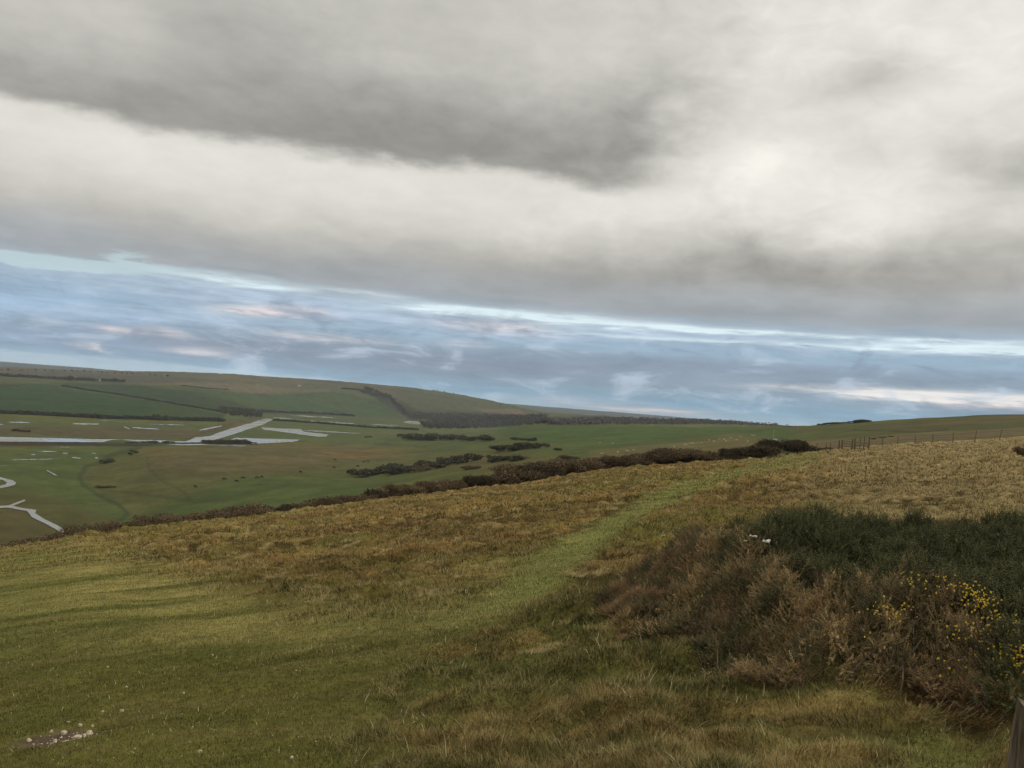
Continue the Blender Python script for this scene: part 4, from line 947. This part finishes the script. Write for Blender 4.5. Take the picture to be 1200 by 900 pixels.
# ------------------------------------------------------------------ sky
SUN_AZ, SUN_EL = math.radians(75), math.radians(24)     # clockwise from the view direction (+Y)
def build_world():
    w = bpy.data.worlds.new('World'); scene.world = w; w.use_nodes = True; nt = w.node_tree; nt.nodes.clear()
    N = nt.nodes.new; Lk = nt.links.new
    class E:
        def __init__(s, sock): s.s = sock
        def _m(s, op, o=None, rev=False, o2=None):
            n = N('ShaderNodeMath'); n.operation = op; args = [s, o] if not rev else [o, s]
            if o2 is not None: args.append(o2)
            for i, a in enumerate(args):
                if a is None: continue
                if isinstance(a, E): Lk(a.s, n.inputs[i])
                else: n.inputs[i].default_value = float(a)
            return E(n.outputs[0])
        def __add__(s, o): return s._m('ADD', o)
        __radd__ = __add__
        def __sub__(s, o): return s._m('SUBTRACT', o)
        def __rsub__(s, o): return s._m('SUBTRACT', o, True)
        def __mul__(s, o): return s._m('MULTIPLY', o)
        __rmul__ = __mul__
        def __truediv__(s, o): return s._m('DIVIDE', o)
        def __rtruediv__(s, o): return s._m('DIVIDE', o, True)
        def ss(s, a, b):
            n = N('ShaderNodeMapRange'); n.interpolation_type = 'SMOOTHSTEP'; Lk(s.s, n.inputs['Value'])
            for nm, v in (('From Min', a), ('From Max', b)):
                if isinstance(v, E): Lk(v.s, n.inputs[nm])
                else: n.inputs[nm].default_value = v
            return E(n.outputs[0])
    tc = N('ShaderNodeTexCoord'); sp = N('ShaderNodeSeparateXYZ'); Lk(tc.outputs['Generated'], sp.inputs[0])
    x, y, z = E(sp.outputs[0]), E(sp.outputs[1]), E(sp.outputs[2])
    U = x._m('ARCTAN2', y)*1000.
    hyp = (x*x+y*y)._m('SQRT')
    V = z/(hyp+.02)*1020.
    def noise(vx, vy, vz, scale, det=5, rough=.55, dist=0.):
        c = N('ShaderNodeCombineXYZ')
        for i, v in enumerate((vx, vy, vz)):
            if isinstance(v, E): Lk(v.s, c.inputs[i])
            else: c.inputs[i].default_value = v
        n = N('ShaderNodeTexNoise'); n.inputs['Scale'].default_value = scale; n.inputs['Detail'].default_value = det; n.inputs['Roughness'].default_value = rough; n.inputs['Distortion'].default_value = dist
        Lk(c.outputs[0], n.inputs['Vector']); return E(n.outputs['Fac'])-.5
    zz = z._m('MAXIMUM', 0)+.16
    PX, PY = x/zz, y/zz
    nA = noise(PX, PY, 0., 1.1, 6, .55, .3)           # big soft relief of the cloud base
    nB = noise(PX, PY, 3.1, 3.4, 6, .55, .2)
    nW = noise(U/300., V/130., 1., 1.6, 4, .55)        # warps for outlines
    nW2 = noise(U/90., V/45., 5., 1.5, 5, .6)
    nP = noise(U/120., V/40., 9., 1.5, 6, .58, .5); nQ = noise(U/75., V/50., 12., 1.5, 6, .58, .6)
    nS = noise(U/190., V/30., 2., 1.6, 6, .6, .4)      # streaks near the horizon
    nS2 = noise(U/90., V/9., 7., 1.4, 5, .6, .3)
    def uv(px, py):
        d = ray(px, py); return 1000*math.atan2(d[0], d[1]), 1000*d[2]/math.hypot(d[0], d[1])
    Uw = U+nW*150.+nW2*50.; Vw = V+nW*60.+nW2*34.
    def blob(px, py, ru, rv, amp, warp=1., Ux=None, Vx=None):
        u0_, v0_ = uv(px, py); a = ((Ux or Uw)-u0_)/float(ru); b = ((Vx or Vw)-v0_)/float(rv)
        return (0.-(a*a+b*b))._m('EXPONENT')*amp
    # --- the upper deck, as a brightness
    L = E_const = V.ss(120, 260)*.24+.39
    L = L+V.ss(420, 1500)*.75
    def ramp(pts, src=None):
        n = N('ShaderNodeFloatCurve'); cv = n.mapping.curves[0]
        us = [uv(px, py) for px, py in pts]; return us
    # lower edge of the dark cloud as a polyline in azimuth
    pts = [uv(*p) for p in [(-200,60),(0,112),(150,148),(300,170),(450,188),(600,204),(720,222),(800,215),(1000,150)]]
    mr = N('ShaderNodeMapRange'); mr.inputs['From Min'].default_value = -1000; mr.inputs['From Max'].default_value = 1000; Lk(U.s, mr.inputs['Value'])
    fc = N('ShaderNodeFloatCurve'); cv = fc.mapping.curves[0]; fc.mapping.use_clip = False
    allp = sorted([((u_+1000)/2000, v_/600) for u_, v_ in pts]); allp = [(0., allp[0][1]+.05)]+allp+[(1., allp[-1][1]+.05)]
    while len(cv.points) < len(allp): cv.points.new(.5, .5)
    for p_, (a, b) in zip(cv.points, allp): p_.location = (a, b)
    fc.mapping.update(); Lk(mr.outputs[0], fc.inputs['Value']); Ve = E(fc.outputs[0])*600.
    h = V-Ve+nW2*34.+nB*26.
    u_end, _ = uv(770, 200)
    dark = h.ss(-11, 15)*(1-(Uw-(V-280)*.4).ss(u_end-70, u_end+50))
    L = L-dark*(1-(h.ss(15, 190)*.75))*.32
    L = L+(1-h.ss(-8, 12))*h.ss(-110, -5)*(1-U.ss(0, 300))*.09
    for b in [(30,15,170,60,.16),(520,75,110,45,.07),(650,90,90,50,.05),(1150,30,260,90,.15),(1130,100,120,50,.09),(900,110,220,90,.06),(1030,88,62,26,-.20),(975,110,60,22,-.06),(880,195,60,32,.17),(930,235,120,40,.14),(1010,262,40,30,.14),(1060,225,60,40,.09),(700,250,120,28,.06),(860,292,46,26,-.10),(930,322,130,22,-.07),(1100,305,160,34,-.08),(1190,205,70,24,-.15),(1120,180,40,16,-.05),(700,320,240,24,-.06),(300,60,300,50,-.06),(450,20,200,40,-.03),(100,205,300,40,.03),(400,260,300,30,.04),(1180,260,50,30,.05),(760,160,70,40,-.06)]:
        L = L+blob(*b)
    L = L+nA*.18+nB*.16+nW2*.09+nQ*(U.ss(-150, 250)*.16+.08)*(V.ss(120, 190))
    L = L._m('MAXIMUM', .16)
    def rgb(e, c):
        n = N('ShaderNodeCombineXYZ')
        for i in range(3): Lk((e*float(c[i])).s, n.inputs[i])
        return n.outputs[0]
    def mixc(a, b, f):
        n = N('ShaderNodeMix'); n.data_type = 'RGBA'; n.clamp_factor = True
        for s_, idx in ((a, 6), (b, 7)):
            if isinstance(s_, tuple): n.inputs[idx].default_value = (*s_, 1)
            else: Lk(s_, n.inputs[idx])
        Lk(f.s, n.inputs[0]); return n.outputs[2]
    warm = rgb(L, (1.025, 1.0, .925)); cool = rgb(L, (.93, 1.0, 1.06))
    deck = mixc(cool, warm, (V+nW*40.).ss(125, 185))
    # --- the layered distance under the deck
    cr = N('ShaderNodeValToRGB'); vv = (V+nS*17.+nS2*5.)/140.; Lk(vv.s, cr.inputs[0])
    st = [(-10,(.38,.52,.62)),(6,(.30,.44,.55)),(20,(.24,.39,.52)),(34,(.26,.37,.47)),(50,(.27,.355,.44)),(62,(.29,.385,.48)),(76,(.34,.47,.59)),(90,(.32,.44,.56)),(104,(.35,.46,.56)),(116,(.37,.45,.53)),(130,(.36,.40,.43))]
    el = cr.color_ramp.elements
    while len(el) < len(st): el.new(.5)
    for e_, (p_, c_) in zip(el, st): e_.position = max(0, p_/140.); e_.color = (*c_, 1)
    low = cr.outputs[0]
    Us = U+nS*140.; Vs = V+nS*9.+nS2*4.5
    def lb(px, py, ru, rv, amp): return blob(px, py, ru, rv, amp, Ux=Us, Vx=Vs)
    def add_layer(col, tint, blobs):
        m_ = None
        for b in blobs: q = lb(*b); m_ = q if m_ is None else m_+q
        m_ = (m_*(1.+nS2*3.2+nS*1.5))._m('MAXIMUM', 0)._m('MINIMUM', 1)
        return mixc(col, tint, m_)
    low = add_layer(low, (.43,.56,.66), [(40,422,170,9,1.),(180,432,160,8,.9),(330,445,110,6,.7)])
    low = add_layer(low, (.36,.50,.67), [(60,365,120,22,.9)])
    low = add_layer(low, (.30,.40,.53), [(150,398,200,12,.8),(40,400,120,9,.7)])
    low = add_layer(low, (.27,.33,.42), [(430,420,240,14,.8),(620,430,240,15,.7),(250,400,160,9,.6),(960,436,260,9,.55),(780,425,120,10,.3)])
    low = add_layer(low, (.48,.59,.73), [(300,350,160,14,.8),(560,385,160,9,.6),(860,395,200,7,.5),(250,375,120,8,.4)])
    low = add_layer(low, (.72,.68,.70), [(300,365,60,6,.9),(140,387,22,4,.8),(195,390,18,5,.8),(250,412,30,4,.5),(590,383,70,7,.7),(380,395,60,4,.5),(345,362,40,4,.6),(100,405,12,4,.5),(540,402,30,4,.3)])
    low = add_layer(low, (.74,.88,.93), [(540,362,60,4.0,1.),(640,372,140,6.,1.1),(760,383,120,3.5,.9),(860,388,90,2.6,.8),(1150,409,110,5.5,1.),(1080,398,90,2.4,.7),(1190,412,50,5,.9),(230,322,70,6,.9),(290,333,60,4,.8),(400,341,60,3,.6),(800,398,150,2.2,.6),(960,405,120,2.,.5)])
    low = add_layer(low, (.84,.82,.80), [(1060,462,70,5.5,.9),(1150,468,80,5.5,.95),(1200,472,50,6,.7),(960,456,60,3.5,.5),(110,407,5,5,.5)])
    low = add_layer(low, (.70,.60,.60), [(782,482,30,2.4,.95),(735,480,40,2.,.55),(1180,478,60,3,.4),(680,470,60,5,.25)])
    lowm = 1.-V.ss(95, 125)
    low = mixc(low, (.50,.59,.70), (nP.ss(.03, .20))*lowm*.65)
    low = mixc(low, (.25,.32,.43), ((0.-nP).ss(.02, .18))*lowm*V.ss(12, 35)*.6)
    tex = 1.+nS2*.35+nS*.20+nP*.30+nW2*.20
    tv = N('ShaderNodeVectorMath'); tv.operation = 'SCALE'; Lk(low, tv.inputs[0]); Lk(tex.s, tv.inputs['Scale']); low = tv.outputs[0]
    edge = (V+nS*22.+nP*26.+nS2*8.+nW2*26.).ss(110, 138)
    colr = mixc(low, deck, edge)
    # slots of open sky: the sky model itself shows
    sky = N('ShaderNodeTexSky'); sky.sky_type = 'NISHITA'; sky.sun_disc = False; sky.sun_elevation = SUN_EL; sky.sun_rotation = SUN_AZ; sky.air_density = 1.; sky.dust_density = .8; sky.ozone_density = 1.
    gap = None
    for b in [(30,305,60,7,1.),(75,310,40,6,.9),(148,300,26,10,.8),(160,313,60,5,.8),(215,316,40,5,.6),(260,326,30,4,.6),(0,298,40,5,.7)]:
        q = lb(*b); gap = q if gap is None else gap+q
    gap = (gap*(1+nS2*2.4+nP*3.)).ss(.30, 1.)
    sk = N('ShaderNodeVectorMath'); sk.operation = 'SCALE'; sk.inputs['Scale'].default_value = .105; Lk(sky.outputs[0], sk.inputs[0])
    pale = mixc(sk.outputs[0], (.60,.76,.80), gap*0+.72)
    colr = mixc(colr, pale, gap*.75)
    sc_ = N('ShaderNodeVectorMath'); sc_.operation = 'SCALE'; sc_.inputs['Scale'].default_value = 10.; Lk(colr, sc_.inputs[0])
    bg = N('ShaderNodeBackground'); bg.inputs['Strength'].default_value = .1; Lk(sc_.outputs[0], bg.inputs['Color'])
    out = N('ShaderNodeOutputWorld'); Lk(bg.outputs[0], out.inputs['Surface'])
    w.cycles.sampling_method = 'MANUAL'; w.cycles.sample_map_resolution = 512
build_world()

sl = bpy.data.lights.new('sun', 'SUN'); sl.energy = 1.2; sl.angle = math.radians(14); sl.color = (1., .92, .80)
so = bpy.data.objects.new('sun', sl); COL.objects.link(so)
sd = Vector((math.sin(SUN_AZ)*math.cos(SUN_EL), math.cos(SUN_AZ)*math.cos(SUN_EL), math.sin(SUN_EL)))
so.rotation_euler = sd.to_track_quat('Z', 'Y').to_euler()

# ------------------------------------------------------------------ camera and render settings
cam = bpy.data.cameras.new('camera'); cam.sensor_width = 36; cam.lens = F/1200*36; cam.clip_start = .05; cam.clip_end = 60000
co = bpy.data.objects.new('camera', cam); COL.objects.link(co)
Mx = Matrix(((CR[0], CU[0], -fw[0], 0), (CR[1], CU[1], -fw[1], 0), (CR[2], CU[2], -fw[2], 0), (0, 0, 0, 1)))
co.matrix_world = Mx; scene.camera = co
scene.render.engine = 'CYCLES'; scene.render.resolution_x = 1024; scene.render.resolution_y = 768
scene.view_settings.view_transform = 'Standard'; scene.view_settings.look = 'None'; scene.view_settings.exposure = 0.0; scene.view_settings.gamma = 1
scene.view_settings.use_curve_mapping = False
scene.cycles.use_denoising = True; scene.cycles.max_bounces = 5; scene.cycles.volume_bounces = 1; scene.cycles.diffuse_bounces = 3
print('brow bushes', nb)
